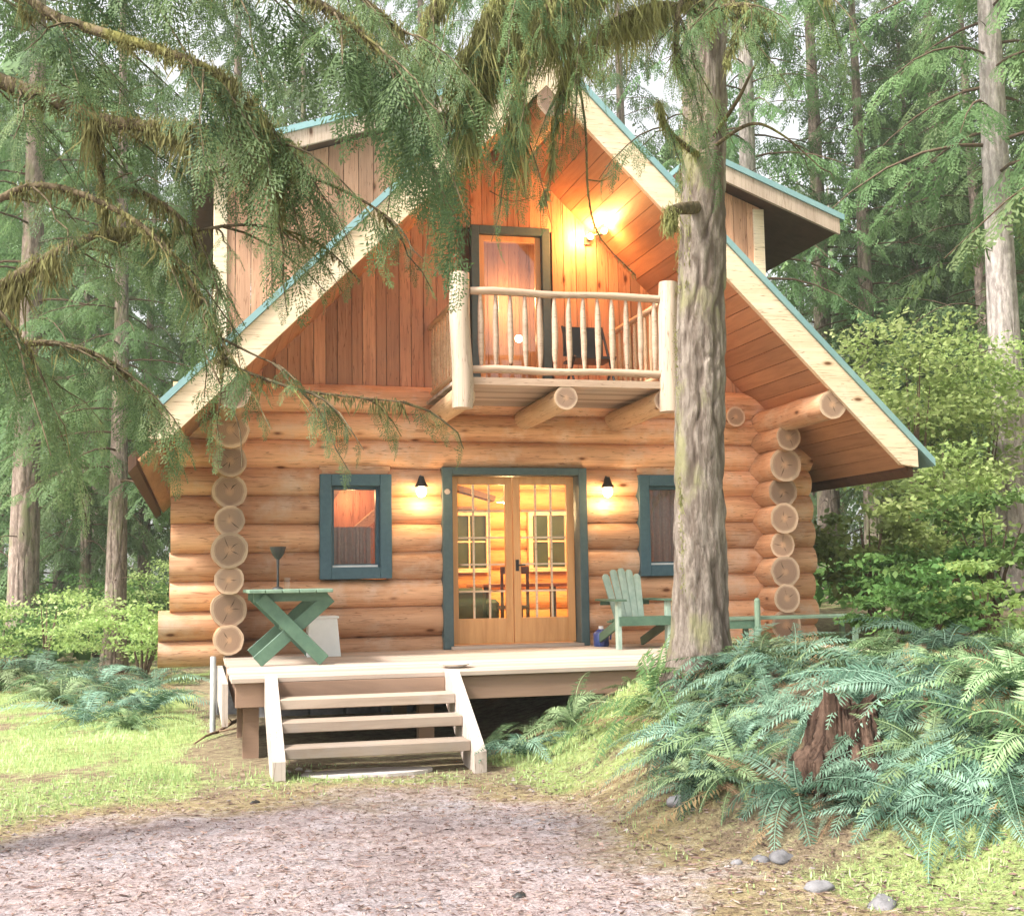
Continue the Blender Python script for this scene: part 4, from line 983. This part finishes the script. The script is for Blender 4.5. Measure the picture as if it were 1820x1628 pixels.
for px, py, s in ((1600, 1300, .8), (1660, 1350, .9), (1740, 1300, .9), (1790, 1370, .95), (1700, 1430, .85), (1790, 1445, .9), (1620, 1410, .75), (1560, 1390, .6), (1640, 1250, .85), (1720, 1220, .9), (1800, 1230, .9), (1560, 1225, .75), (1590, 1445, .6), (1500, 1430, .5), (1860, 1330, 1.), (1555, 1320, .65), (1560, 1180, .85), (1680, 1165, .95), (1790, 1165, 1.), (1620, 1195, .85), (1740, 1385, .8), (1500, 1195, .75)):
    q = gp(px, py)
    fern(q[0], q[1], s * rg.uniform(.55, 1.15), LB, GB)
q = gp(1540, 1275); fern(q[0] + .05, q[1] + .1, .75, 'pale sword fern drooping over the right side of the red stump', None)
for x, y, s in ((-4.35, .9, .8), (-5.5, 2.6, .9), (-5.9, 4.2, .9), (-6.6, 5.2, 1.), (-7.4, 4.6, .9), (-5.6, 6.5, 1.), (-6.4, 7.4, 1.1), (-7.2, 6.6, 1.), (-4.9, 3.2, .8), (-5.2, 5.2, .9), (-8.2, 8.5, 1.1), (-4.6, 1.6, .75), (-5.0, .2, .75), (-4.5, -.7, .6), (-7.6, 9.6, 1.), (-4.4, 5.5, .9)):
    fern(x, y, s * 1.3, LC, GC)
pb_ = P(1243, 1190, 10.15); fern(-1.05, -4.6, .72, 'small pale blue-green fern in front of the deck right of the steps', None, 1); 
fern(-.55, -4.45, .75, 'upright fern against the deck rim right of the steps', None)
for x, y, s in ((-1.2, -3.8, .6), (-.75, -3.75, .65), (-.3, -3.95, .6), (.2, -4.0, .6)): fern(x, y, s, 'dark fern growing in the gap under the deck edge', 'ferns under the deck edge')

for dx, dy, s in ((-.18, -.55, .7), (.25, -.5, .75), (.6, -.2, .8), (-.5, -.75, .65), (.05, -.9, .7)): fern(pb_[0] + dx, pb_[1] + dy, s, 'sword fern crowded round the foot of the big trunk', 'ferns at the foot of the big trunk')
fern(pb_[0] - .30, pb_[1] + .08, 1.7, 'fresh light green fern at the left foot of the big trunk', None, 6)

for k_ in range(len(FERN)):
    if k_ not in _fu: bpy.data.objects.remove(FERN[k_])
# ------------------------------------------------------------------ grass, litter
def scatter(n, x0, x1, y0, y1, rg): return rg.uniform(x0, x1, n), rg.uniform(y0, y1, n)
rg = np.random.RandomState(71)
b = MB(); 
for n, box_, hm in ((170000, (-9.5, 3.2, -9.8, 3.), 1.), (45000, (-14, -3.8, 3., 14), 1.4)):
    x, y = scatter(n, *box_, rg); g = green_m(x, y); dd = dirt_d(x, y)
    keep = (rg.rand(n) < g ** 1.4 * sstep(1.0, -1.1, dd)) & ~((x > -3.5) & (x < 4.3) & (y > -4.1)); x, y, g = x[keep], y[keep], g[keep]; m = len(x)
    h_ = (.016 + .045 * rg.rand(m) ** 2 * (.4 + g) + .09 * rg.rand(m) * vnoise(x * 2.6, y * 2.6, 41) ** 5) * hm; a = rg.rand(m) * 6.28; ln = .8 * rg.rand(m)
    p = np.stack([x, y, height(x, y) - .006], 1); d = np.stack([np.cos(a) * ln, np.sin(a) * ln, np.ones(m)], 1); d /= np.linalg.norm(d, axis=1)[:, None]
    sd_ = np.stack([-np.sin(a), np.cos(a), np.zeros(m)], 1)
    b.quads(diamond(p, d, sd_, h_, .005 + .006 * rg.rand(m)), np.clip(.2 + .5 * vnoise(x * 1.3, y * 1.3, 8) + .4 * rg.rand(m), 0, 1))
o = b.build('grass', M['grass']); o['kind'] = 'stuff'; o['label'] = 'short bright green moss and grass on the lawn'
n = 95000; x = rg.uniform(-7.5, 1.6, n); y = -4.3 - 6.6 * rg.rand(n) ** .8; b = MB()
keep = ~((x > -3.3) & (x < -1.4) & (y > -4.9)); x, y = x[keep], y[keep]; m = len(x)
a = rg.rand(m) * 6.28; p = np.stack([x, y, height(x, y) + .004 + .006 * rg.rand(m)], 1); d = np.stack([np.cos(a), np.sin(a), .25 * (rg.rand(m) - .35)], 1); sd_ = np.stack([-np.sin(a), np.cos(a), .3 * rg.randn(m)], 1)
ln = .012 + .08 * rg.rand(m) ** 3; b.quads(diamond(p, d, sd_, ln, .003 + .014 * rg.rand(m) ** 2.5), rg.rand(m))
o = b.build('needle_litter', M['litter']); o['kind'] = 'stuff'; o['label'] = 'dry needles, bark chips and bits of twig strewn over the drive'

n = 5200; x = rg.uniform(-7., .8, n); y = rg.uniform(-11.2, -5., n); keep = (rg.rand(n) < .25 + .75 * vnoise(x * 1.1, y * 1.1, 91) ** 2) & (dirt_d(x, y) > -.9); x, y = x[keep], y[keep]; m = len(x)
OC = np.array([[1, 0, 0], [0, 1, 0], [-1, 0, 0], [0, -1, 0], [0, 0, 1], [0, 0, -1.]]); OF = np.array([[0, 1, 4], [1, 2, 4], [2, 3, 4], [3, 0, 4], [1, 0, 5], [2, 1, 5], [3, 2, 5], [0, 3, 5]])
sz = .004 + .015 * rg.rand(m) ** 4; a = rg.rand(m) * 6.28; W = OC[None] * (1 + .5 * (rg.rand(m, 6, 1) - .5)) * np.stack([sz * 1.3, sz, sz * .6], 1)[:, None] + .25 * sz[:, None, None] * rg.randn(m, 6, 3) * .5
W = np.stack([W[..., 0] * np.cos(a)[:, None] - W[..., 1] * np.sin(a)[:, None], W[..., 0] * np.sin(a)[:, None] + W[..., 1] * np.cos(a)[:, None], W[..., 2]], -1) + np.stack([x, y, height(x, y) + sz * .2], 1)[:, None]
b = MB(); b.add(W.reshape(-1, 3), (OF[None] + 6 * np.arange(m)[:, None, None]).reshape(-1, 3), np.repeat(rg.rand(m), 6)); M['gravel'] = simple('loose_gravel', (.36, .31, .29), (.20, .165, .15), 20., .9, .15, 0)
o = b.build('gravel', M['gravel']); o['kind'] = 'stuff'; o['label'] = 'loose gravel scattered over the dirt drive'

# ------------------------------------------------------------------ rocks, sticks, stump
def rock(label, px, py, r, seed, mat=None, name='rock', grp=None, sink=.55, cat='rock'):
    rg = np.random.RandomState(seed); q = gp(px, py); b = MB(); seg, ri = 18, 12; V = []
    ax = np.array([1.2 + .3 * rg.rand(), .9 + .2 * rg.rand(), .62 + .2 * rg.rand()]) * r
    k = rg.randn(7, 3); k /= np.linalg.norm(k, axis=1)[:, None]; off = .58 + .25 * rg.rand(7)
    for i in range(ri + 1):
        for j in range(seg):
            th = pi * i / ri; v = np.array([sin(th) * cos(2 * pi * j / seg), sin(th) * sin(2 * pi * j / seg), cos(th)])
            sc = 1.
            for kk, oo in zip(k, off):
                c = v @ kk
                if c > oo: sc = min(sc, oo / c)
            V.append(v * ax * (sc + .035 * rg.randn() * (0 < i < ri) + .22 * (vnoise(v[0] * 2 + 9, v[1] * 2 + v[2] * 2 + 9, seed) - .5)))
    c0, s0 = cos(seed), sin(seed); V = np.array(V) @ np.array([[c0, s0, 0], [-s0, c0, 0], [0, 0, 1]]) + q + np.array([0, 0, r * (.6 - sink)])
    b.add(V, [[i * seg + j, i * seg + (j + 1) % seg, (i + 1) * seg + (j + 1) % seg, (i + 1) * seg + j] for i in range(ri) for j in range(seg)], rg.rand())
    return tag(b.build(name, mat or M['stone'], smooth=True), label, cat, grp)
rock('dark grey rock on the edge of the drive below the ferns', 1392, 1528, .075, 1)
rock('small grey stone touching the left side of the dark rock', 1352, 1530, .05, 2)
rock('pale grey stone at the drive edge, above the bottom right stone', 1457, 1582, .062, 3)
rock('grey stone at the bottom edge of the photo', 1568, 1610, .066, 4)
rock('round pale mossy stone at the foot of the fern bank', 1240, 1395, .06, 5)
rock('grey half buried stone under the ferns beside the pale round stone', 1215, 1425, .07, 6)
rock('small flat stone lying at the outer edge of the drive', 1310, 1535, .03, 8)
rock('tiny black clod lying on the drive near the bottom edge', 921, 1594, .035, 9, M['dark'], 'clod', cat='clod')
rock('small dark clod on the straw left of the steps', 452, 1427, .03, 10, M['dark'], 'clod', cat='clod')
for i, (px, py) in enumerate(((512, 1372), (530, 1368), (548, 1372))): rock('pebble beside the left stringer foot', px, py, .028, 30 + i, M['slab'], 'pebble', 'pebbles at the foot of the steps', cat='pebble')
# dead branch by the left end of the deck
rg = np.random.RandomState(3); b = MB(); A = gp(345, 1325) + [0, 0, .02]; B_ = gp(452, 1290) + [0, 0, .10]
n = 9; t = np.linspace(0, 1, n); pts = A + (B_ - A) * t[:, None]; pts[:, 2] += .03 * np.sin(t * 3.1) + .02 * np.sin(t * 11); pts[:, 0] += .02 * np.sin(t * 9); b.tube(pts, np.linspace(.008, .028, n), 9, True, .4, .35)
for k in range(5): p0 = pts[3 + k]; b.tube([p0, p0 + np.array([.12 * rg.randn(), -.1 - .1 * rg.rand(), .05])], [.012, .004], 5, False)
M['deadwood'] = bark('dead_branch_bark', (.26, .17, .11), (.12, .075, .05), None, 14., .01)
tag(b.build('dead_branch', M['deadwood'], smooth=True), 'rotten brown branch lying on the ground left of the steps', 'branch')
# stump
q = gp(1505, 1345); b = MB(); rg = np.random.RandomState(17); seg = 72; nz = 26; A_ = np.linspace(0, 2 * pi, seg, endpoint=False); lay = np.linspace(-.25, 1, nz); V = []
topz = .27 + .08 * np.sin(A_ * 2 + .6) + .05 * np.sin(A_ * 5 + 2) + .018 * np.clip(rg.randn(seg), -1.5, 1.5)
lob = .15 * np.sin(A_ * 4 + 1) + .08 * np.sin(A_ * 9) + .05 * np.sin(A_ * 17 + 2) + .035 * rg.randn(seg)
for u in lay:
    zz = np.where(u < 0, u, u * topz); r = (.175 + .12 * np.exp(-np.maximum(zz, 0) / .12)) * (1 + lob) * (1 + .05 * (vnoise(A_ * 6, zz * 9, 4) - .5) + .012 * rg.randn(seg))
    V.append(q + np.stack([r * np.cos(A_), r * np.sin(A_), zz], 1))
V = np.array(V); ii = np.arange(nz * seg).reshape(nz, seg)
F = np.stack([ii[:-1], np.roll(ii[:-1], -1, 1), np.roll(ii[1:], -1, 1), ii[1:]], -1).reshape(-1, 4)
t = thing('tree_stump', 'broken reddish brown rotten stump among the ferns', 'stump', tuple(q))
b.add(V.reshape(-1, 3), F); c = V[-1].mean(0) - [0, 0, .10]; b.add(np.vstack([V[-1], [c]]), [[j, (j + 1) % seg, seg] for j in range(seg)], .2); b.build('wood', M['stump'], t, smooth=True)
# ------------------------------------------------------------------ near trees whose limbs hang into the view
def curve(pts, n=24):
    pts = np.array(pts, float); m = len(pts); t = np.linspace(0, m - 1, n); out = []
    for u in t:
        i = int(min(u, m - 2)); f = u - i; p0, p1, p2, p3 = pts[max(i - 1, 0)], pts[i], pts[i + 1], pts[min(i + 2, m - 1)]
        out.append(.5 * ((2 * p1) + (-p0 + p2) * f + (2 * p0 - 5 * p1 + 4 * p2 - p3) * f * f + (-p0 + 3 * p1 - 3 * p2 + p3) * f ** 3))
    return np.array(out)
class Hang:
    """collects limbs, needles and moss of one tree"""
    def __init__(s, seed): s.rg = np.random.RandomState(seed); s.dens = 1.3; s.limb = MB(); s.q = []; s.t = []; s.mq = []; s.mt = []
    def limb_(s, pts, r0, r1, n=24, rough=.15):
        c = curve(pts, n); s.limb.tube(c, np.linspace(r0, r1, n), 9, True, .5, rough, s.rg.randint(999)); return c
    def needles(s, c, n, ln, down=.9, out=.8, u0=.1, u1=1., spread=.05):
        rg = s.rg; n = int(n * s.dens)
        for i in range(max(2, int(n / 3.2))):
            u = u0 + (u1 - u0) * rg.rand(); k = u * (len(c) - 1); i0 = int(min(k, len(c) - 2)); p = c[i0] + (c[i0 + 1] - c[i0]) * (k - i0)
            tg = nrm(c[i0 + 1] - c[i0]); sd_ = nrm(np.cross(tg, [0, 0, 1])) * (1 if rg.rand() < .5 else -1)
            d0 = nrm(tg * (.25 + .7 * rg.rand()) + sd_ * out * (.3 + rg.rand()) + np.array([0, 0, -down * .35 * rg.rand()])); L = ln * (.7 + 1.3 * rg.rand())
            q = np.linspace(0, 1, 6); tw = p + d0 * (L * q)[:, None] + np.array([0, 0, -1.]) * (down * .42 * L * q ** 2)[:, None] + .012 * rg.randn(6, 3) * q[:, None]
            s.limb.tube(tw, np.linspace(.0075, .0025, 6), 4, False, .3)
            tone = .15 + .65 * rg.rand(); m = int(4 + 4 * rg.rand() * L / .5)
            for j in range(m):
                v = .12 + .88 * (j + .5) / m; kk = v * 5; a0 = int(min(kk, 4)); pp = tw[a0] + (tw[a0 + 1] - tw[a0]) * (kk - a0); t2 = nrm(tw[a0 + 1] - tw[a0]); s2 = nrm(np.cross(t2, [0, 0, 1])) * (1 if j % 2 else -1)
                d = t2 * (.55 + .3 * rg.rand()) + s2 * (.75 if j < m - 1 else .1) + np.array([0, 0, -down * (.1 + .6 * rg.rand() ** 1.5)])
                T = SPRF[rg.randint(len(SPRF))]; s.q.append(place(T, pp, rot_basis(d), ln * (.42 + .5 * rg.rand()) * (1 - .3 * v))); s.t.append(np.clip(tone + .25 * (rg.rand() - .5) + .25 * (rg.rand(len(T)) - .5), 0, 1))
    def moss(s, c, n, ln, rad, u0=0., u1=1., w=.014):
        rg = s.rg; n = int(n * 2.8); w = w * .62; k = (u0 + (u1 - u0) * rg.rand(n)) * (len(c) - 1.001); i0 = k.astype(int); p = c[i0] + (c[i0 + 1] - c[i0]) * (k - i0)[:, None]
        p = p + rg.randn(n, 3) * rad * .55; d = np.stack([.22 * rg.randn(n), .22 * rg.randn(n), -np.ones(n)], 1); d /= np.linalg.norm(d, axis=1)[:, None]
        sd_ = np.cross(d, rg.randn(n, 3)); sd_ /= np.linalg.norm(sd_, axis=1)[:, None]; l = ln * (.12 + rg.rand(n) ** 2.6) * (.15 + 1.5 * vnoise(k * 1.1, k * 0 + n, 3) ** 2)
        s.mq.append(diamond(p, d, sd_, l, w * (.5 + rg.rand(n)), bend=.1 * l[:, None] * rg.randn(n, 3))); s.mt.append(np.clip(.5 * vnoise(k * 1.3, k * 0, 5) + .5 * rg.rand(n), 0, 1))
    def twig(s, pts, r=.008, n=14): 
        c = curve(pts, n); s.limb.tube(c, np.linspace(r, r * .35, n), 5, False, .3, .2, s.rg.randint(999)); return c
    def finish(s, t, bk):
        b = MB(); b.quads(np.concatenate(s.q), np.concatenate(s.t)); b.build('needles', M['needle'], t)
        b = MB(); b.quads(np.concatenate(s.mq), np.concatenate(s.mt)); b.build('moss', M['moss'], t)
M['bark_limb'] = bark('mossy_limb_bark', (.15, .115, .07), (.07, .055, .03), (.17, .16, .05), 14., .02)
# tree A: stands just outside the left edge; limbs reach across the left third
pa = P(-420, 1000, 6.9); pa[2] = float(height(pa[0], pa[1]))
tA = thing('mossy_hemlock', 'near hemlock whose mossy limbs hang in from the left edge over the upper left', 'tree', tuple(pa))
bA = MB(); zt = np.linspace(-.4, 8.6, 16); bA.tube(np.stack([pa[0] + .05 * np.sin(zt), pa[1] + .04 * np.cos(zt * 1.3), pa[2] + zt], 1), np.linspace(.27, .09, 16) * (1 + .5 * np.exp(-np.maximum(zt, 0) / .3)), 16, True, .5, .1, 3)
H = Hang(11)
def TA(py): p = P(-420, py, 6.9); return np.array([pa[0], pa[1], p[2]])
c = H.limb_([TA(720), P(-120, 590, 6.8), P(0, 515, 6.7), P(95, 455, 6.6), P(195, 415, 6.5), P(290, 420, 6.5)], .055, .018); H.moss(c, 1500, .20, .05, .3); H.needles(c, 10, .35, u0=.5)
c2 = H.limb_([P(190, 418, 6.5), P(182, 330, 6.5), P(172, 250, 6.5), P(165, 190, 6.45)], .02, .01); H.moss(c2, 700, .14, .03); H.needles(c2, 10, .35)
c = H.limb_([TA(300), P(-100, 140, 6.6), P(40, 160, 6.5), P(190, 215, 6.3), P(340, 228, 6.2), P(470, 245, 6.2), P(520, 275, 6.2)], .05, .014); H.moss(c, 2600, .26, .055, .3); H.needles(c, 40, .42, .9, .9, .2)
c = H.limb_([P(440, 235, 6.2), P(480, 300, 6.15), P(495, 370, 6.15)], .016, .006, 14); H.moss(c, 700, .18, .03); H.needles(c, 3, .36, 1.2, .5, .4)
c = H.limb_([TA(60), P(-60, -20, 6.5), P(120, 40, 6.3), P(300, 95, 6.1), P(400, 140, 6.), P(470, 215, 6.)], .04, .01); H.moss(c, 1300, .2, .04, .3); H.needles(c, 46, .48, .9, .9, .1)
c = H.limb_([TA(-200), P(-50, -160, 6.4), P(200, -110, 6.1), P(420, -50, 5.9), P(590, 20, 5.8), P(690, 110, 5.8)], .045, .01); H.moss(c, 900, .18, .04, .3); H.needles(c, 60, .5, 1., .8, .15)
c = H.limb_([TA(-330), P(60, -260, 7.6), P(380, -120, 7.9), P(600, -30, 8.), P(720, 60, 8.1)], .045, .01); H.moss(c, 700, .2, .04, .3); H.needles(c, 46, .55, 1.1, .8, .3)
c = H.limb_([TA(800), P(-100, 660, 6.9), P(60, 610, 7.), P(190, 640, 7.1), P(285, 725, 7.2)], .03, .008); H.moss(c, 500, .14, .03, .3); H.needles(c, 34, .40, .7, .9, .3)
c = H.limb_([TA(500), P(-60, 380, 6.2), P(80, 330, 6.1), P(250, 400, 6.), P(350, 520, 6.), P(400, 640, 6.05)], .025, .006); H.moss(c, 600, .16, .03, .3); H.needles(c, 30, .34, .8, .8, .25)
c = H.limb_([P(180, 330, 6.5), P(270, 350, 6.4), P(350, 420, 6.4), P(390, 520, 6.4)], .014, .005); H.needles(c, 16, .38, 1., .8, .2); H.moss(c, 300, .14, .02)
c = H.twig([P(300, 420, 6.5), P(440, 400, 6.4), P(560, 430, 6.4), P(640, 500, 6.4)], .01); H.needles(c, 12, .28, 1.1, .6, .2); H.moss(c, 120, .1, .015)
c = H.twig([P(500, 300, 6.2), P(590, 330, 6.2), P(680, 380, 6.2), P(715, 430, 6.2)], .01); H.needles(c, 8, .2, .8, .4, .3); H.moss(c, 120, .1, .015)
c = H.twig([P(350, 600, 6.), P(400, 700, 6.), P(425, 760, 6.), P(430, 830, 6.)], .006)
c = H.twig([P(380, 640, 6.05), P(520, 690, 6.1), P(620, 705, 6.1), P(720, 715, 6.15)], .009); H.needles(c, 15, .24, 1.3, .4, .3); H.moss(c, 150, .12, .015)
c = H.twig([P(390, 600, 6.05), P(450, 630, 6.1), P(495, 650, 6.1)], .008); H.needles(c, 7, .24, .6, .6, .3)
c = H.limb_([TA(560), P(-200, 470, 6.), P(-40, 520, 5.8), P(60, 640, 5.8)], .03, .01); H.needles(c, 20, .45, .8, .8, .4); H.moss(c, 500, .2, .03)
H.finish(tA, None); bA.v += H.limb.v; bA.f += [(F_ + bA.n, 1) for F_, _ in H.limb.f]; bA.t += H.limb.t; bA.r += H.limb.r; bA.build('trunk', [M['bark_main'], M['bark_limb']], tA, smooth=True)

# tree B: the big trunk in front of the cabin, right of the doors
pb = P(1243, 1190, 10.15); pb[2] = float(height(pb[0], pb[1]))
tB = thing('fir_tree', 'big mossy fir trunk standing in front of the cabin beside the deck', 'tree', tuple(pb))
n = 420; seg = 120; zz = np.linspace(pb[2] - .45, pb[2] + 9.2, n); u_ = (zz - pb[2])
c = np.stack([pb[0] + .028 * u_ + .02 * np.sin(u_ * 1.1) + .085 * sstep(1.5, 4.5, u_), pb[1] + .03 * np.sin(u_ * .7), zz], 1)
hh = np.maximum(u_, 0); rad = (.228 - .0085 * hh) * (1 + .55 * np.exp(-hh / .2)); bB = MB()
ph = np.linspace(0, 2 * pi, seg, endpoint=False); PH, UU = np.meshgrid(ph, u_); aw = .5 * fbm(PH * 2.5, UU * 2., 61)
def ridged(a, z, s_): return 1 - np.abs(2 * vnoise(a, z, s_) - 1)
wr = PH / (2 * pi)
def per(fn, k):           # noise periodic round the trunk
    a = wr * k; return fn(a, UU) * (1 - wr) + fn(a - k, UU) * wr
fis = per(lambda a, z: ridged(a * 1. + .9 * vnoise(a * .6, z * 5, 3), z * 1.9 + 1.1 * vnoise(a * 1.3, z * 4, 4), 11), 15)
fis2 = per(lambda a, z: ridged(a * 1. + .9 * vnoise(a * .8, z * 6, 5), z * 4.2, 17), 31)
disp = -.022 * np.clip((fis - .62) / .38, 0, 1) ** .8 - .010 * np.clip((fis2 - .66) / .34, 0, 1) + .012 * (per(lambda a, z: vnoise(a, z * 9, 23), 20) - .5) + .02 * (per(lambda a, z: vnoise(a, z * 1.2, 29), 5) - .5)
RR = rad[:, None] + disp; VV = np.stack([c[:, 0:1] + np.cos(PH) * RR, c[:, 1:2] + np.sin(PH) * RR, np.broadcast_to(c[:, 2:3], PH.shape)], -1)
ii = np.arange(n * seg).reshape(n, seg); FF = np.stack([ii[:-1], np.roll(ii[:-1], -1, 1), np.roll(ii[1:], -1, 1), ii[1:]], -1).reshape(-1, 4)
bB.add(VV.reshape(-1, 3), FF, np.clip(1 + disp / .024, 0, 1).ravel(), 1.)
cB = c
def TB(z): i = np.argmin(np.abs(cB[:, 2] - z)); return cB[i]
H = Hang(23); H.dens = 1.2
c = H.limb_([TB(6.0), P(1130, -60, 9.6), P(1010, -20, 9.), P(930, 30, 8.6), P(870, 110, 8.4), P(830, 200, 8.3)], .06, .012); H.moss(c, 2400, .42, .06, .25, w=.018); H.needles(c, 30, .5, 1.2, .7, .3)
c = H.limb_([TB(6.4), P(1120, -140, 9.4), P(960, -80, 8.8), P(800, -20, 8.4), P(755, 70, 8.3), P(735, 170, 8.3), P(725, 250, 8.35)], .055, .008); H.moss(c, 2000, .4, .05, .3, w=.016); H.needles(c, 34, .46, 1.2, .7, .25, .8)
c = H.limb_([TB(5.6), P(1180, 10, 9.8), P(1090, 40, 9.3), P(1030, 90, 9.), P(1000, 150, 8.9)], .04, .01); H.moss(c, 1500, .36, .05, .2, w=.016); H.needles(c, 16, .42, 1.1, .7, .4)
c = H.limb_([TB(5.9), P(1100, -80, 9.), P(1010, -40, 8.4), P(950, 60, 8.2), P(920, 160, 8.2), P(915, 250, 8.2)], .035, .006); H.moss(c, 1400, .34, .045, .3, w=.016); H.needles(c, 18, .4, 1.3, .5, .4)
c = H.twig([P(1020, 100, 9.), P(1040, 220, 9.), P(1045, 340, 9.), P(1065, 420, 9.), P(1130, 490, 9.05)], .012); H.moss(c, 90, .07, .012)
c = H.twig([P(1044, 320, 9.), P(1070, 322, 9.), P(1090, 310, 9.)], .006)
c = H.twig([P(1000, 140, 8.9), P(985, 230, 8.9), P(978, 310, 8.9), P(965, 360, 8.9)], .01); H.moss(c, 320, .18, .022)
c = H.twig([P(920, 230, 8.2), P(905, 270, 8.2), P(915, 300, 8.2)], .008); H.moss(c, 160, .14, .02)
c = H.twig([P(870, 340, 8.3), P(910, 358, 8.3), P(950, 350, 8.3)], .004)
c = H.limb_([TB(4.35) + [-.1, -.1, 0], P(1200, 245, 9.85), P(1180, 215, 9.6), P(1170, 180, 9.4)], .03, .008); H.moss(c, 500, .16, .03); H.needles(c, 12, .4, 1.2, .6, .3)
c = H.limb_([TB(4.45), P(1310, 180, 10.1), P(1340, 120, 10.), P(1375, 70, 9.9)], .022, .005); c = H.limb_([TB(4.4), P(1330, 222, 10.1), P(1390, 240, 10.), P(1460, 300, 9.9)], .02, .004); H.needles(c, 5, .25, .5, .6, .6)
c = H.limb_([TB(5.8), P(1290, -20, 9.8), P(1310, 40, 9.5), P(1290, 110, 9.4)], .03, .008); H.needles(c, 22, .45, 1.1, .8, .1); H.moss(c, 500, .2, .03)
c = H.limb_([TB(5.7), P(1215, 0, 9.8), P(1200, 60, 9.6), P(1205, 130, 9.5)], .03, .008); H.needles(c, 20, .45, 1.2, .7, .1); H.moss(c, 500, .2, .03)
c = H.limb_([TB(6.1), P(1160, -60, 9.4), P(1080, -50, 8.8), P(1010, 10, 8.5), P(985, 70, 8.4)], .04, .01); H.moss(c, 1800, .42, .05, .2); H.needles(c, 12, .4, 1.2, .6, .3)
c = H.limb_([TB(6.3), P(1090, -120, 9.2), P(980, -70, 8.6), P(905, -20, 8.3), P(860, 40, 8.2), P(800, 150, 8.2)], .04, .008); H.moss(c, 1800, .46, .05, .3); H.needles(c, 22, .48, 1.3, .6, .3)
c = H.limb_([TB(5.5), P(1270, 20, 9.7), P(1330, 10, 9.4), P(1375, 40, 9.3)], .03, .008); H.needles(c, 16, .42, 1.1, .8, .2); H.moss(c, 600, .22, .03)
c = H.limb_([TB(6.2), P(1330, -80, 9.8), P(1420, -60, 9.5), P(1480, 0, 9.4)], .035, .008); H.needles(c, 16, .45, .9, .8, .3); H.moss(c, 400, .2, .03)
c = cB[(cB[:, 2] > 3.2) & (cB[:, 2] < 5.6)]; off = np.array([-.2, -.02, 0]); 
for k in range(5): 
    a_ = 2.6 + k * .55; H.moss(c + np.array([cos(a_) * .2, sin(a_) * -.2, 0]), 260, .10, .03, w=.012)
c = np.array([P(1192, 372 + i * 6, 10.0) for i in range(6)]); H.moss(c, 700, .16, .05)
H.limb_([TB(3.95), P(1205, 372, 10.05), P(1190, 380, 10.)], .06, .03, 8)
c = np.array([P(1200 + i * 2, 560 + i * 70, 9.97) for i in range(8)]); H.moss(c, 350, .05, .02)
H.finish(tB, None); bB.v += H.limb.v; bB.f += [(F_ + bB.n, 1) for F_, _ in H.limb.f]; bB.t += H.limb.t; bB.r += H.limb.r; bB.build('trunk', [M['bark_main'], M['bark_limb']], tB, smooth=True)


# ------------------------------------------------------------------ thin haze volume added for depth and a paler distance
HZ = NT('thin_haze'); HZ.t.nodes.remove(HZ.b)
pv = HZ.n('VolumePrincipled', Density=.0012, Anisotropy=.25); pv.inputs['Color'].default_value = rgb(.93, .96, .90)
HZ.l(pv.outputs[0], HZ.out.inputs['Volume'])
b = MB(); b.box((-265, -85, -6), (265, 425, 48)); o = b.build('haze', HZ.m); o['kind'] = 'stuff'; o['label'] = 'thin haze added between the trees'
